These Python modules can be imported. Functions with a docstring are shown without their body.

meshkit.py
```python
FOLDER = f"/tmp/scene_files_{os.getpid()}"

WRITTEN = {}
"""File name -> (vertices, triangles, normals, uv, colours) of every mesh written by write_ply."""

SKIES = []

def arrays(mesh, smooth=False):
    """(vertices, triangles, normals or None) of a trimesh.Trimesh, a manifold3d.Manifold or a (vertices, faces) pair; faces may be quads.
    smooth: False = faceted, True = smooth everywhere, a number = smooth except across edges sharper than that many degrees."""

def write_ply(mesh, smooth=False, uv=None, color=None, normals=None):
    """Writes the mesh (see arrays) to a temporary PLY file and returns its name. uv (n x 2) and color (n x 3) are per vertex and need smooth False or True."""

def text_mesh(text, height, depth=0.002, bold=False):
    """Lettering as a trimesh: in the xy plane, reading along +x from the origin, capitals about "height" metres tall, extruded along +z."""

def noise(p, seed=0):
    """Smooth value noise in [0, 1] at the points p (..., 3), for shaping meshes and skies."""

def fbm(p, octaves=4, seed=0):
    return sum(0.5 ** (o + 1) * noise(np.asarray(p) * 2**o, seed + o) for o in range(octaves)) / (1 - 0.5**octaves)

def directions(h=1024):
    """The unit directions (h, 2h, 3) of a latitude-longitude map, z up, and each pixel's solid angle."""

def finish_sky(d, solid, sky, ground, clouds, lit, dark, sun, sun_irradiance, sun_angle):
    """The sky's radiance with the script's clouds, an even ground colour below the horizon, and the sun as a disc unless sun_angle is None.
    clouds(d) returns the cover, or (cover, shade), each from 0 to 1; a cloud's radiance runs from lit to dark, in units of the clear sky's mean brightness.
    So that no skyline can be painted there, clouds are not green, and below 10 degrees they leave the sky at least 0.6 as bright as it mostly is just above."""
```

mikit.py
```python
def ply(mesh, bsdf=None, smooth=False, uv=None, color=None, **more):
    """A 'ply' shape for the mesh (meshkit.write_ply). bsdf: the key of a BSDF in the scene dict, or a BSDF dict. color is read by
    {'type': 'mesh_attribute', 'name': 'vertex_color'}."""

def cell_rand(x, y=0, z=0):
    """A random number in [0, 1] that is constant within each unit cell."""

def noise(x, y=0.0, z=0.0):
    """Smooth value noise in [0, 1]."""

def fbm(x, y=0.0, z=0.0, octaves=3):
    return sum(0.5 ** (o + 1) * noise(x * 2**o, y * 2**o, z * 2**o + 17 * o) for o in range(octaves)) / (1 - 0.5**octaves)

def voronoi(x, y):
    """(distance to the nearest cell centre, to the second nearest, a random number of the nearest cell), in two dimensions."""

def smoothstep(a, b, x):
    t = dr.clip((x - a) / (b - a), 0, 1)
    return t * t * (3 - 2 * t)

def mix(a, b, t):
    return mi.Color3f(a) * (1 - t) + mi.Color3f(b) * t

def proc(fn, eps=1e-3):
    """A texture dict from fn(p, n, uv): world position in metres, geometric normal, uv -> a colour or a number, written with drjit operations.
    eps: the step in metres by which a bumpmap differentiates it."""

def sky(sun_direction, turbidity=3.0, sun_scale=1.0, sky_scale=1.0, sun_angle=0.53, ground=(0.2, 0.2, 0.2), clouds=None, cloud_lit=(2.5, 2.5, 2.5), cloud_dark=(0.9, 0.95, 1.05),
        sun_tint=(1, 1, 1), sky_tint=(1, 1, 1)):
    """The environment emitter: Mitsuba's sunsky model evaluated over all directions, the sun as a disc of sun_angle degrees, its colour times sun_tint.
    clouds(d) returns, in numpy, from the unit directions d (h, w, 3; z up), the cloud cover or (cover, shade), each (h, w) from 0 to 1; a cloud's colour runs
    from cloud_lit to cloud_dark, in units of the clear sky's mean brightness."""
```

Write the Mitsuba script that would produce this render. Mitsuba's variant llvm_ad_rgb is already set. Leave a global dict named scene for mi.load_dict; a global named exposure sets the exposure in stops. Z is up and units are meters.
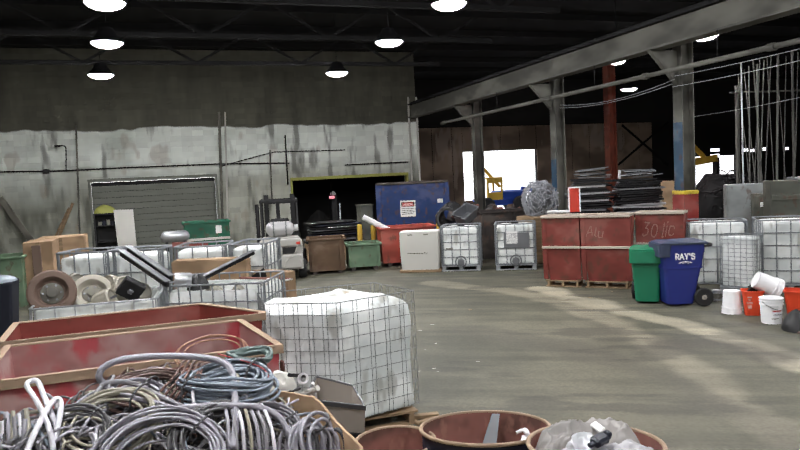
import math, random
import numpy as np, trimesh, manifold3d as m3
import drjit as dr
import mitsuba as mi
import mikit, meshkit
from mikit import noise, fbm, voronoi, cell_rand, smoothstep, mix
from shapely.geometry import Polygon

T = mi.ScalarTransform4f
scene, labels = {}, {}

# ------------------------------------------------------------------ camera, sky, exposure
F, PSI, PHI, ROLL, H = 690.0, math.radians(18.8), math.radians(4.06), math.radians(2.86), 2.5
fwd = np.array([math.sin(PSI) * math.cos(PHI), math.cos(PSI) * math.cos(PHI), -math.sin(PHI)])
_r0 = np.array([math.cos(PSI), -math.sin(PSI), 0.0]); _d0 = np.cross(fwd, _r0)
right = math.cos(ROLL) * _r0 + math.sin(ROLL) * _d0
down = np.cross(fwd, right)
EYE = np.array([0, 0, H])
scene['camera'] = {'type': 'perspective', 'fov': 2 * math.degrees(math.atan(400 / F)), 'fov_axis': 'x', 'near_clip': 0.05, 'far_clip': 500.0,
                   'to_world': T().look_at(origin=EYE.tolist(), target=(EYE + fwd).tolist(), up=(-down).tolist())}
scene['sky'] = mikit.sky((0.3, 0.5, 0.8), turbidity=6, sun_scale=0.0, sky_scale=14.0, ground=(0.7, 0.7, 0.7),
                         clouds=lambda d: np.ones(d.shape[:2]), cloud_lit=(1.0, 1.0, 1.02), cloud_dark=(0.9, 0.9, 0.95))
exposure = 0.0
LAMP = 150.0

# ------------------------------------------------------------------ measuring: where a line of sight meets a level or an upright plane
def sight(px, py): return fwd + right * (px - 400) / F + down * (py - 225) / F
def G(px, py, z=0.0):
    r = sight(px, py); p = EYE + r * (z - H) / r[2]; return p[:2]
def A(px, py, Y):
    r = sight(px, py); return EYE + r * Y / r[1]

# ------------------------------------------------------------------ mesh tools
def rotm(rz=0, rx=0, ry=0):
    return trimesh.transformations.euler_matrix(rx, ry, rz, 'sxyz')[:3, :3]
def frame(o, ex, ey, ez):
    m = np.eye(4); m[:3, 0], m[:3, 1], m[:3, 2], m[:3, 3] = ex, ey, ez, o; return m
def spot(x, y, z=0, rz=0, rx=0, ry=0):
    m = np.eye(4); m[:3, :3] = rotm(rz, rx, ry); m[:3, 3] = (x, y, z); return m

_box_cache = {}
def chamfer_box(sx, sy, sz, b):
    h = np.array([sx, sy, sz]) / 2; pts = []
    b = min(b, h.min() * 0.8)
    for s in np.ndindex(2, 2, 2):
        s = np.array(s) * 2 - 1
        for k in range(3):
            v = h - b; v[k] = h[k]; pts.append(v * s)
    return trimesh.convex.convex_hull(np.array(pts))

def spline(pts, n=10, closed=False):
    p = np.asarray(pts, float)
    q = np.vstack([p[-1:], p, p[:2]]) if closed else np.vstack([2 * p[0] - p[1], p, 2 * p[-1] - p[-2]])
    out = []
    for i in range(len(q) - 3):
        t = np.linspace(0, 1, n, endpoint=False)[:, None]; a, b, c, d = q[i:i + 4]
        out.append(0.5 * (2 * b + (c - a) * t + (2 * a - 5 * b + 4 * c - d) * t**2 + (3 * b - a - 3 * c + d) * t**3))
    if not closed: out.append(p[-1:])
    return np.vstack(out)

def loft(rings, cap0=True, cap1=True, closed=True):
    R = [np.asarray(r, float) for r in rings]; n = len(R[0]); v = np.vstack(R); f = []
    m = n if closed else n - 1
    i = np.arange(m); j = (i + 1) % n
    for k in range(len(R) - 1):
        a, b = k * n, (k + 1) * n
        f += [np.stack([a + i, a + j, b + j], 1), np.stack([a + i, b + j, b + i], 1)]
    f = np.vstack(f)
    for on, k, flip in ((cap0, 0, True), (cap1, len(R) - 1, False)):
        if on:
            c = len(v); v = np.vstack([v, R[k].mean(0)])
            t = np.stack([k * n + i, k * n + j, np.full(m, c)], 1)
            f = np.vstack([f, t[:, ::-1] if flip else t])
    return trimesh.Trimesh(v, f, process=False)

def tube(pts, r, sides=7, cap=True):
    p = np.asarray(pts, float); t = np.gradient(p, axis=0); t /= np.linalg.norm(t, axis=1, keepdims=True) + 1e-12
    a = np.zeros_like(p); u = np.cross(t[0], [0, 0, 1.0]); u = u if np.linalg.norm(u) > .1 else np.cross(t[0], [1.0, 0, 0])
    for i in range(len(p)):
        u = u - t[i] * (u @ t[i]); u /= np.linalg.norm(u) + 1e-12; a[i] = u
    b = np.cross(t, a); an = np.arange(sides) * 2 * np.pi / sides
    rr_ = np.broadcast_to(r, (len(p),))
    rings = p[:, None] + rr_[:, None, None] * (np.cos(an)[None, :, None] * a[:, None] + np.sin(an)[None, :, None] * b[:, None])
    return loft(list(rings), cap, cap)

def rr(w, d, r, n=4, cx=0, cy=0, z=None):
    """rounded rectangle outline, counter-clockwise"""
    out = []
    for k, (sx, sy) in enumerate(((1, 1), (-1, 1), (-1, -1), (1, -1))):
        for a in np.linspace(0, np.pi / 2, n + 1):
            a += k * np.pi / 2
            out.append((cx + sx * (w / 2 - r) + r * math.cos(a), cy + sy * (d / 2 - r) + r * math.sin(a)))
    out = np.array(out)
    return out if z is None else np.column_stack([out, np.full(len(out), z)])
def ring(poly, z): return np.column_stack([np.asarray(poly)[:, :2], np.full(len(poly), z) if np.isscalar(z) else z])
def circ(r, z, n=32, cx=0, cy=0):
    a = np.arange(n) * 2 * np.pi / n; return np.column_stack([cx + r * np.cos(a), cy + r * np.sin(a), np.full(n, z)])
def lathe(prof, n=32, cap0=True, cap1=True): return loft([circ(r, z, n) for r, z in prof], cap0, cap1)
def prism(poly, z0, z1):
    m = trimesh.creation.extrude_polygon(Polygon(poly), z1 - z0, engine='earcut'); m.apply_translation([0, 0, z0]); return m

class MB:
    def __init__(self, m=None): self.parts = []; self.m = m
    def add(self, mesh, mat=None):
        mesh = mesh.copy()
        if mat is not None: mesh.apply_transform(mat)
        self.parts.append(mesh); return self
    def box(self, cx, cy, cz, sx, sy, sz, b=0.0, rz=0, rx=0, ry=0):
        m = chamfer_box(sx, sy, sz, b) if b > 0 else trimesh.creation.box((sx, sy, sz))
        return self.add(m, spot(cx, cy, cz, rz, rx, ry))
    def bx(self, x0, x1, y0, y1, z0, z1, b=0.0):
        return self.box((x0 + x1) / 2, (y0 + y1) / 2, (z0 + z1) / 2, x1 - x0, y1 - y0, z1 - z0, b)
    def rod(self, p, q, r, sides=8): return self.add(tube([p, q], r, sides))
    def bar(self, p, q, w, h, b=0.0):
        p, q = np.array(p, float), np.array(q, float); L = np.linalg.norm(q - p); ex = (q - p) / L
        up = np.array([0, 0, 1.0]) if abs(ex[2]) < .95 else np.array([0, 1.0, 0])
        ey = np.cross(up, ex); ey /= np.linalg.norm(ey); ez = np.cross(ex, ey)
        m = chamfer_box(L, w, h, b) if b > 0 else trimesh.creation.box((L, w, h))
        return self.add(m, frame((p + q) / 2, ex, ey, ez))
    def mesh(self):
        m = trimesh.util.concatenate(self.parts) if len(self.parts) > 1 else self.parts[0]
        if self.m is not None: m = m.copy(); m.apply_transform(self.m)
        return m

# ------------------------------------------------------------------ naming
_count = {}
def numbered(name):
    k = _count.get(name, 0); _count[name] = k + 1
    return name if k == 0 else f'{name}_{k:03d}'
def thing(name, label, cat, group=None, kind=None):
    key = numbered(name); labels[key] = {'label': label, 'category': cat}
    if group: labels[key]['group'] = group
    if kind: labels[key]['kind'] = kind
    return key
def put(key, mesh, mat, smooth=False, pal=None, **more):
    if isinstance(mesh, MB): mesh = mesh.mesh()
    uv = None
    if pal is not None:
        if smooth not in (False, True): smooth = False
        uv = np.tile([(PAL.index(pal) + .5) / 16.0, .5], (len(mesh.vertices), 1))
    scene[key] = mikit.ply(mesh, mat, smooth=smooth, uv=uv, **more); return key
def solo(name, label, cat, mesh, mat, smooth=False, group=None, pal=None, **more):
    return put(thing(name, label, cat, group), mesh, mat, smooth, pal, **more)
def part(parent, name, mesh, mat, smooth=False, pal=None, label=None, **more):
    key = numbered(parent + '__' + name)
    put(key, mesh, mat, smooth, pal, **more)
    if label: labels[key] = {'label': label}
    return key
def struct(name, mesh, mat, smooth=False, label=None, pal=None):
    put(name, mesh, mat, smooth, pal); labels[name] = {'kind': 'structure', 'label': label or name.replace('_', ' ')}; return name
def stuffed(key, label=None):
    labels.setdefault(key, {})['kind'] = 'stuff'
    if label: labels[key]['label'] = label

# ------------------------------------------------------------------ materials
def lin(*c): return [((x / 255) / 12.92 if x < 10.3 else (((x / 255) + .055) / 1.055) ** 2.4) for x in c]
def C3(*c): return mi.Color3f(*lin(*c))
def mat(name, base, rough=.6, metal=0.0, **more):
    bc = base if isinstance(base, dict) else {'type': 'rgb', 'value': lin(*base)}
    scene[name] = {'type': 'twosided', 'bsdf': {'type': 'principled', 'base_color': bc, 'roughness': rough, 'metallic': metal, **more}}
    return name
PAL = ['red_tub', 'red_bin', 'green', 'dark_green', 'rust_brown', 'blue', 'grey', 'dark_steel', 'column', 'column_blue', 'column_red', 'yellow', 'pink_red', 'light_grey', 'rust_red', 'black']
_pal = [(116, 50, 44), (156, 66, 54), (92, 116, 92), (28, 92, 70), (88, 66, 46), (8, 46, 102), (80, 82, 74), (52, 46, 44), (92, 94, 88), (42, 70, 94), (128, 44, 40), (205, 178, 60), (172, 84, 84), (134, 138, 138), (112, 60, 44), (30, 30, 32)]
def f_paint(p, n, uv):
    i = dr.floor(uv.x * 16); c = C3(*_pal[0])
    for k in range(1, 16): c = dr.select(i > k - .5, C3(*_pal[k]), c)
    a = fbm(p.x * 2.1 + 3, p.y * 2.1, p.z * 2.6, 4)
    b = fbm(p.x * 9, p.y * 9, p.z * 5 + 7, 3)
    c = c * (.5 + .95 * a)
    c = mix(c, C3(84, 58, 44), smoothstep(.57, .74, b) * .6)
    return mix(c, C3(140, 130, 120), smoothstep(.52, .7, a) * .16)
def f_floor(p, n, uv):
    a = fbm(p.x * .35, p.y * .35, 0, 4); b = fbm(p.x * 1.7 + 9, p.y * 1.2, 3, 4); s = noise(p.x * 40, p.y * 40)
    u, v = p.x * .87 - p.y * .5, p.x * .5 + p.y * .87
    st = fbm(u * .5, v * 5.0, 2, 4)
    c = mix(C3(67, 66, 56), C3(91, 88, 75), smoothstep(.3, .7, a * .4 + b * .25 + st * .35))
    # dusty wheel tracks that curve through the aisle
    def track(pts, w):
        d = mi.Float(99.)
        for (x0, y0), (x1, y1) in zip(pts[:-1], pts[1:]):
            ex, ey = x1 - x0, y1 - y0
            t = dr.clip(((p.x - x0) * ex + (p.y - y0) * ey) / (ex * ex + ey * ey), 0, 1)
            d = dr.minimum(d, dr.hypot(p.x - x0 - t * ex, p.y - y0 - t * ey))
        wob = (fbm(p.x * 1.3, p.y * 1.3, 5, 3) - .5) * .5
        return 1 - smoothstep(w * .3, w, d + wob)
    c = mix(c, C3(150, 143, 126), track(TRACK1, .36) * (.45 + .5 * st))
    c = mix(c, C3(132, 125, 109), track(TRACK2, .4) * (.2 + .5 * st))
    c = mix(c, C3(64, 60, 54), track(DARK1, .45) * .7)
    c = mix(c, C3(70, 67, 60), track(TRACK3, .4) * .45)
    c = mix(c, C3(56, 54, 49), smoothstep(.58, .72, fbm(u * .9 + 20, v * 2.6, 9, 4)) * .5)
    return c * (.9 + .2 * s)
TRACK1 = [tuple(map(float, G(*q))) for q in ((540, 288), (600, 305), (655, 318), (700, 331), (760, 350), (830, 372))]
TRACK2 = [tuple(map(float, G(*q))) for q in ((430, 283), (500, 290), (560, 300), (630, 330), (700, 375), (790, 440))]
TRACK3 = [tuple(map(float, G(*q))) for q in ((470, 330), (560, 345), (660, 375), (760, 420), (830, 460))]
DARK1 = [tuple(map(float, G(*q))) for q in ((672, 344), (700, 342), (740, 346), (765, 356))]
def f_block(p, n, uv):
    a = fbm(p.x * .7, p.y, p.z * .5, 4); b = fbm(p.x * 3.1 + 5, p.y, p.z * .6, 3)
    blk = cell_rand(dr.floor(p.x / .4), dr.floor(p.z / .2), 3)
    paint = mix(C3(236, 240, 234), C3(196, 202, 194), smoothstep(.45, .7, a) * .8)
    low = mix(C3(172, 173, 162), C3(112, 113, 102), smoothstep(.35, .65, a * .5 + b * .5))
    paint = mix(low, paint, smoothstep(2.1, 3.7, p.z + (a - .5) * 2.2))
    paint = mix(paint, C3(90, 90, 82), smoothstep(.58, .75, b) * .7)
    paint = mix(paint, C3(150, 130, 110), smoothstep(.7, .8, fbm(p.x * 2, 3, p.z * .8, 3)) * .3)
    bare = mix(C3(98, 97, 84), C3(64, 63, 55), b)
    e = 4.66 + .12 * (noise(p.x * .9, 1) - .5) + .07 * noise(p.x * 3.2, 2)
    c = mix(paint, bare, smoothstep(e - .03, e + .05, p.z))
    return c * (.86 + .2 * blk)
def f_tote(p, n, uv):
    a = fbm(p.x * 2.3, p.y * 2.3, p.z * 2.8, 4); b = fbm(p.x * 7, p.y * 7, p.z * 2.2 + 4, 3)
    c = mix(C3(228, 231, 229), C3(200, 205, 204), smoothstep(.35, .65, a))
    c = mix(c, C3(150, 150, 142), smoothstep(.58, .74, b) * .7)
    return mix(c, C3(140, 120, 96), smoothstep(.7, .82, a * .5 + b * .5) * .8)
def f_rust(p, n, uv):
    a = fbm(p.x * 4, p.y * 4, p.z * 4, 4); b = fbm(p.x * 17, p.y * 17, p.z * 9, 3)
    return mix(mix(C3(118, 76, 68), C3(84, 56, 50), smoothstep(.35, .65, a)), C3(134, 98, 84), smoothstep(.58, .75, b) * .5)
def f_card(p, n, uv):
    a = fbm(p.x * 2.5, p.y * 2.5, p.z * 2.5, 3)
    return mix(C3(156, 130, 103), C3(126, 103, 80), smoothstep(.35, .7, a))
def f_wood(p, n, uv):
    a = fbm(p.x * 3 + p.z * 11, p.y * 3, p.z * 23, 3)
    return mix(C3(150, 126, 98), C3(100, 82, 62), a)
def f_panel(p, n, uv):
    a = fbm(p.x * .5, p.y, p.z * .7, 4); b = fbm(p.x * 2.3, p.y, p.z * .5 + 3, 3)
    c = mix(C3(168, 148, 131), C3(116, 100, 88), smoothstep(.35, .65, a))
    return mix(c, C3(176, 160, 150), smoothstep(.62, .72, b) * .6)
def f_concrete(p, n, uv):
    a = fbm(p.x * 1.5, p.y * .7, p.z * 1.5, 4)
    return mix(C3(124, 122, 112), C3(78, 76, 70), smoothstep(.3, .7, a))

def f_hopper(p, n, uv):
    a = fbm(p.x * 2.2 + 1, p.y * 2.2, p.z * 3, 4); b = fbm(p.x * 6, p.y * 6, p.z * 3 + 7, 4)
    c = mix(C3(156, 62, 68), C3(138, 80, 80), smoothstep(.3, .7, b))
    inside = mix(C3(156, 134, 130), C3(140, 104, 100), smoothstep(.4, .62, a))
    worn = smoothstep(.38, .52, a * .55 + b * .45)
    return mix(c, inside, worn * .85)
def f_girder(p, n, uv):
    a = fbm(p.x * 1.5, p.y * .7, p.z * 1.5, 4)
    return mix(C3(104, 103, 96), C3(66, 65, 60), smoothstep(.3, .7, a))
mat('mat_hopper', mikit.proc(f_hopper), .6)
mat('mat_girder', mikit.proc(f_girder), .75)
mat('mat_rim', (138, 117, 98), .85)
mat('mat_tub_rim', (172, 160, 148), .8)
mat('mat_cage', (128, 132, 136), .45, .3)
mat('mat_bale', (160, 162, 168), .45)
mat('mat_motor', (152, 147, 135), .6)
mat('mat_rod', (84, 84, 80), .6)
mat('mat_litter', (168, 168, 162), .8)
mat('mat_bin', (150, 142, 134), .55, .2)
mat('mat_drum_brown', (98, 80, 70), .75)
mat('mat_chalk_dull', (142, 102, 94), .9)
mat('mat_floor', mikit.proc(f_floor), .62, specular=.4)
mat('mat_block', mikit.proc(f_block), .85)
mat('mat_paint', mikit.proc(f_paint), .55)
mat('mat_tote', mikit.proc(f_tote), .45)
mat('mat_rust', mikit.proc(f_rust), .8)
mat('mat_card', mikit.proc(f_card), .9)
mat('mat_wood', mikit.proc(f_wood), .85)
mat('mat_panel', mikit.proc(f_panel), .85)
mat('mat_grime', mikit.proc(f_concrete), .75)
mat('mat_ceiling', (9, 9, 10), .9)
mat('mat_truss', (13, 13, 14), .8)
mat('mat_mortar', (120, 120, 112), .95)
mat('mat_black', (20, 20, 22), .55)
mat('mat_rubber', (28, 28, 28), .8)
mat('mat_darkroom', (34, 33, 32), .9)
mat('mat_wire', (96, 98, 100), .4, .7)
mat('mat_galv', (172, 176, 180), .35, .6)
mat('mat_wire_dark', (118, 122, 122), .5, .3)
mat('mat_white', (226, 226, 228), .5)
mat('mat_dirty_white', (186, 184, 178), .7)
mat('mat_bag', (126, 122, 119), .45)
mat('mat_clear_bag', (150, 149, 152), .35)
mat('mat_silver', (188, 190, 194), .35, .75)
mat('mat_orange', (206, 66, 34), .5)
mat('mat_cart_blue', (30, 40, 112), .45)
mat('mat_cart_lid', (48, 56, 78), .5)
mat('mat_cart_green', (18, 104, 74), .5)
mat('mat_hoist_yellow', (196, 160, 60), .55)
mat('mat_machine_blue', (26, 62, 150), .5)
mat('mat_lift', (170, 168, 163), .55)
mat('mat_tank', (190, 189, 190), .35, .2)
mat('mat_alu', (120, 122, 126), .4, .6)
mat('mat_frame_black', (20, 20, 23), .3)
mat('mat_sign_red', (190, 54, 40), .6)
mat('mat_door', (104, 106, 98), .7)
mat('mat_yellow_bag', (150, 150, 78), .7)
mat('mat_heap', (11, 11, 12), .85)
mat('mat_navy', (20, 24, 38), .5)
mat('mat_paper', (228, 228, 226), .8)
mat('mat_chalk', (186, 160, 150), .9)
mat('mat_ground', (222, 224, 228), .9)
for nm, c in (('light', (202, 200, 208)), ('grey', (138, 136, 144)), ('mid', (120, 118, 123)), ('dark', (72, 71, 73)), ('blue', (118, 127, 138)), ('brown', (98, 74, 68)), ('olive', (138, 133, 120)), ('red', (150, 60, 60)), ('copper', (150, 110, 90)), ('teal', (84, 98, 96))):
    mat('mat_cable_' + nm, c, .45)
scene['mat_glow'] = {'type': 'diffuse', 'reflectance': {'type': 'rgb', 'value': [.8, .8, .8]}}

rng = random.Random(7); nr = np.random.default_rng(7)

# ================================================================== THE SETTING
YW, XR, YB = 27.3, 10.25, 35.0          # painted wall, its right end, the far wall of the side bay
struct('floor', MB().bx(-7, 42, -7, YB + .3, -.2, 0), 'mat_floor', label='grey brown dirty concrete floor with wheel tracks')
struct('ground', MB().bx(-30, 90, YB + .3, 120, -.3, -.02), 'mat_ground', label='bright white ground outside')
d1 = (A(91, 200, YW)[0], A(217, 200, YW)[0], 2.87)
d2 = (A(293, 200, YW)[0], A(408, 200, YW)[0], 2.58)
wb = MB()
for x0, x1, z0 in ((-7.0, d1[0], 0), (d1[0], d1[1], d1[2]), (d1[1], d2[0], 0), (d2[0], d2[1], d2[2]), (d2[1], XR, 0)):
    wb.bx(x0, x1, YW + .012, YW + .3, z0, 7.6)
struct('wall_back', wb, 'mat_block', label='concrete block wall, white painted below and bare above')
blk = mikit.ply(chamfer_box(.39, .03, .19, .006), 'mat_block')
field = MB()
for r in range(38):
    z = .1 + r * .2
    for k in range(-18, 25):
        x = (k + .5 * (r % 2)) * .4 + .2
        x0, x1 = x - .195, x + .195
        segs = [(x0, min(x1, XR))] if x0 < XR - .05 else []
        for a, b, h in (d1, d2):
            if z - .1 < h - .02:
                segs = [s for u, v in segs for s in ((u, min(v, a)), (max(u, b), v)) if s[1] - s[0] > .03]
        dy = rng.uniform(-.004, .004)
        if len(segs) == 1 and abs(segs[0][1] - segs[0][0] - .39) < 1e-6 and 2.9 < z < 4.7 and -5.3 < x < 9.2:
            scene[numbered('wall_back__block')] = {**blk, 'to_world': T().translate([x, YW + dy, z])}
        else:
            for u, v in segs: field.bx(u, v, YW - .015 + dy, YW + .015 + dy, z - .095, z + .095)
put('wall_back__block_courses', field, 'mat_block'); stuffed('wall_back__block_courses', 'remaining block courses of the wall')
for i, (a, b, h) in enumerate((d1, d2)):
    t = MB().bx(a - .06, b + .06, YW - .05, YW + .25, h - .06, h + .06, .01).bx(a - .06, a + .02, YW - .04, YW + .2, 0, h - .06, .01).bx(b - .02, b + .06, YW - .04, YW + .2, 0, h - .06, .01)
    struct(f'trim_{i+1}', t, ('mat_door', 'mat_yellow_bag')[i], label=('steel frame around the closed roll up door', 'steel frame around the dark open doorway')[i])
# door 1: closed roll-up curtain of slats
struct('door_1', MB().bx(d1[0] + .02, d1[1] - .02, YW + .24, YW + .27, 0, d1[2] - .07), 'mat_black', label='closed grey roll up door')
slat = mikit.ply(chamfer_box(d1[1] - d1[0] - .06, .035, .215, .012), 'mat_door')
for k in range(12):
    scene[numbered('door_1__slat')] = {**slat, 'to_world': T().translate([(d1[0] + d1[1]) / 2, YW + .22, .12 + k * .222])}
# the dark room behind door 2
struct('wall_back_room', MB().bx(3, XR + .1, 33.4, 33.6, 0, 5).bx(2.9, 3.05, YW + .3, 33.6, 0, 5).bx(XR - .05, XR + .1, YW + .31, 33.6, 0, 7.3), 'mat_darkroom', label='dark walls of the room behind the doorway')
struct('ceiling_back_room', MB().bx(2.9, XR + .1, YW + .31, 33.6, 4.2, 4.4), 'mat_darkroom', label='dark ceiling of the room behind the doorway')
# the side bay's far wall, with its openings
o1 = [(float(A(465, 200, YB)[0]), float(A(538.5, 200, YB)[0])), (0, float(A(510, 150, YB)[2]))]
o2 = [(float(A(688, 170, YB)[0]), float(A(737, 170, YB)[0])), (0, 2.78)]
wr = MB()
for x0, x1, z0, z1 in ((XR, o1[0][0], 0, 7.6), (*o1[0], o1[1][1], 7.6), (o1[0][1], o2[0][0], 0, 7.6), (*o2[0], o2[1][1], 7.6), (o2[0][1], 41, 0, 7.6)):
    wr.bx(x0, x1, YB + .06, YB + .25, z0, z1)
struct('wall_far', wr, 'mat_darkroom', label='brown sheet metal wall at the end of the side bay')
x = XR + .2
while x < 28.3:
    w = 1.18
    if not (o1[0][0] - w + .02 < x < o1[0][1]):
        part('wall_far', 'panel', MB().bx(x, min(x + w - .03, 28.4), YB, YB + .05, .02, 5.0, .01), 'mat_panel')
        x += w
    else:
        xa = max(x, o1[0][0]); 
        if x < o1[0][0]: part('wall_far', 'panel', MB().bx(x, o1[0][0] - .01, YB, YB + .05, .02, 5.0, .01), 'mat_panel')
        while xa < o1[0][1] - .05:
            xb = min(xa + w, o1[0][1]); part('wall_far', 'panel', MB().bx(xa + .01, xb - .02, YB, YB + .05, o1[1][1], 5.0, .01), 'mat_panel'); xa = xb
        x = o1[0][1] + .02
for i, (px, py, ww) in enumerate(((715, 150, .4), (715, 155.5, .4), (745, 150, .3), (752, 150.5, .22), (765, 149, .2), (787, 148.5, .2))):
    p = A(px, py, YB)
    struct(f'window_{i+1}', MB().bx(p[0] - ww, p[0] + ww, YB + .02, YB + .06, p[2] - .14, p[2] + .14), 'mat_truss', label='frame of a small high window in the far wall')
    part(f'window_{i+1}', 'pane', trimesh.Trimesh([(p[0] - ww * .9, YB + .01, p[2] - .1), (p[0] + ww * .9, YB + .01, p[2] - .1), (p[0] + ww * .9, YB + .01, p[2] + .1), (p[0] - ww * .9, YB + .01, p[2] + .1)], [(0, 1, 2), (0, 2, 3)], process=False), 'mat_glow', emitter={'type': 'area', 'radiance': {'type': 'rgb', 'value': [2.2, 2.2, 2.4]}})
struct('wall_left', MB().bx(-7.2, -7, -7, YW + .3, 0, 7.6), 'mat_grime')
struct('wall_front', MB().bx(-7, 42, -7.2, -7, 0, 7.6), 'mat_grime')
struct('wall_right', MB().bx(41, 41.2, -7, YB + .25, 0, 7.6), 'mat_grime')
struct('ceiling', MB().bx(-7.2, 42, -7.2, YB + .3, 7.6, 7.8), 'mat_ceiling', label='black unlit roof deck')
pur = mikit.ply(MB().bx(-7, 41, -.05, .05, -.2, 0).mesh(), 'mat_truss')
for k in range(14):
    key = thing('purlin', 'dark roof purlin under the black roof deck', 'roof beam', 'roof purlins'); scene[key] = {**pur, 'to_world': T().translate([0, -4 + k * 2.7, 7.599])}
# roof trusses
def truss(y, x0, x1):
    t = MB()
    t.bar((x0, y, 6.35), (x1, y, 6.35), .12, .12).bar((x0, y, 7.3), (x1, y, 7.3), .12, .12)
    n = int((x1 - x0) / 1.5)
    for k in range(n):
        a, b = x0 + (x1 - x0) * k / n, x0 + (x1 - x0) * (k + 1) / n
        t.bar((a, y, 6.35 if k % 2 else 7.3), (b, y, 7.3 if k % 2 else 6.35), .07, .07)
    return t
for i, y in enumerate((7.5, 11.5, 15.0, 18.7, 22.8)):
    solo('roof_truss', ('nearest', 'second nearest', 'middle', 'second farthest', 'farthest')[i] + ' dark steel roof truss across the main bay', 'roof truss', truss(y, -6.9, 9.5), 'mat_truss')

# ------------------------------------------------------------------ lamps
def lamp(x, y, label, z=5.72, tint=(1, 1, 1), r=.34, s=1.0):
    k = thing('high_bay_lamp', label, 'ceiling lamp')
    T0 = spot(x, y, z)
    part(k, 'housing', MB(T0).add(lathe([(.05, .34), (.14, .32), (.2, .2), (r * .9, .05), (r + .005, .012), (r + .005, .002)], 28, True, True)), 'mat_black', 40)
    part(k, 'rod', MB(T0).rod((0, 0, .3), (0, 0, 7.595 - z), .012), 'mat_truss')
    dome = lathe([(.001, -.12), (r * .35, -.112), (r * .62, -.092), (r * .84, -.055), (r, 0.0)], 24, False, False)
    part(k, 'lens', MB(T0).add(dome), 'mat_glow', False, label='glowing white lens',
         emitter={'type': 'area', 'radiance': {'type': 'rgb', 'value': [LAMP * s * c for c in tint]}})
def G2(px, py, z): return G(px, py, z)
LZ = 5.72
for px, py, lb in ((105, 3, 'white high bay lamp, nearest of the three in the left row'), (107, 43, 'white high bay lamp, middle of the three in the left row'), (101, 75, 'white high bay lamp, farthest of the left row near the back wall'),
                   (449, 4, 'white high bay lamp, nearest of the three in the middle row'), (389, 42, 'white high bay lamp, middle of the three in the middle row'), (337, 73, 'white high bay lamp, farthest of the middle row near the back wall')):
    lamp(*G(px, py, LZ), lb, s=1.9 if 'farthest' in lb else 1.0)
lamp(*G(705, 36, LZ), 'white high bay lamp just right of the crane girder')
lamp(*G(617, 61, LZ), 'small pink tinted lamp under the crane girder', tint=(1, .45, .5), r=.26, s=.5)
lamp(*G(629, 89, LZ), 'white high bay lamp deep in the side bay above the rust red column')
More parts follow.
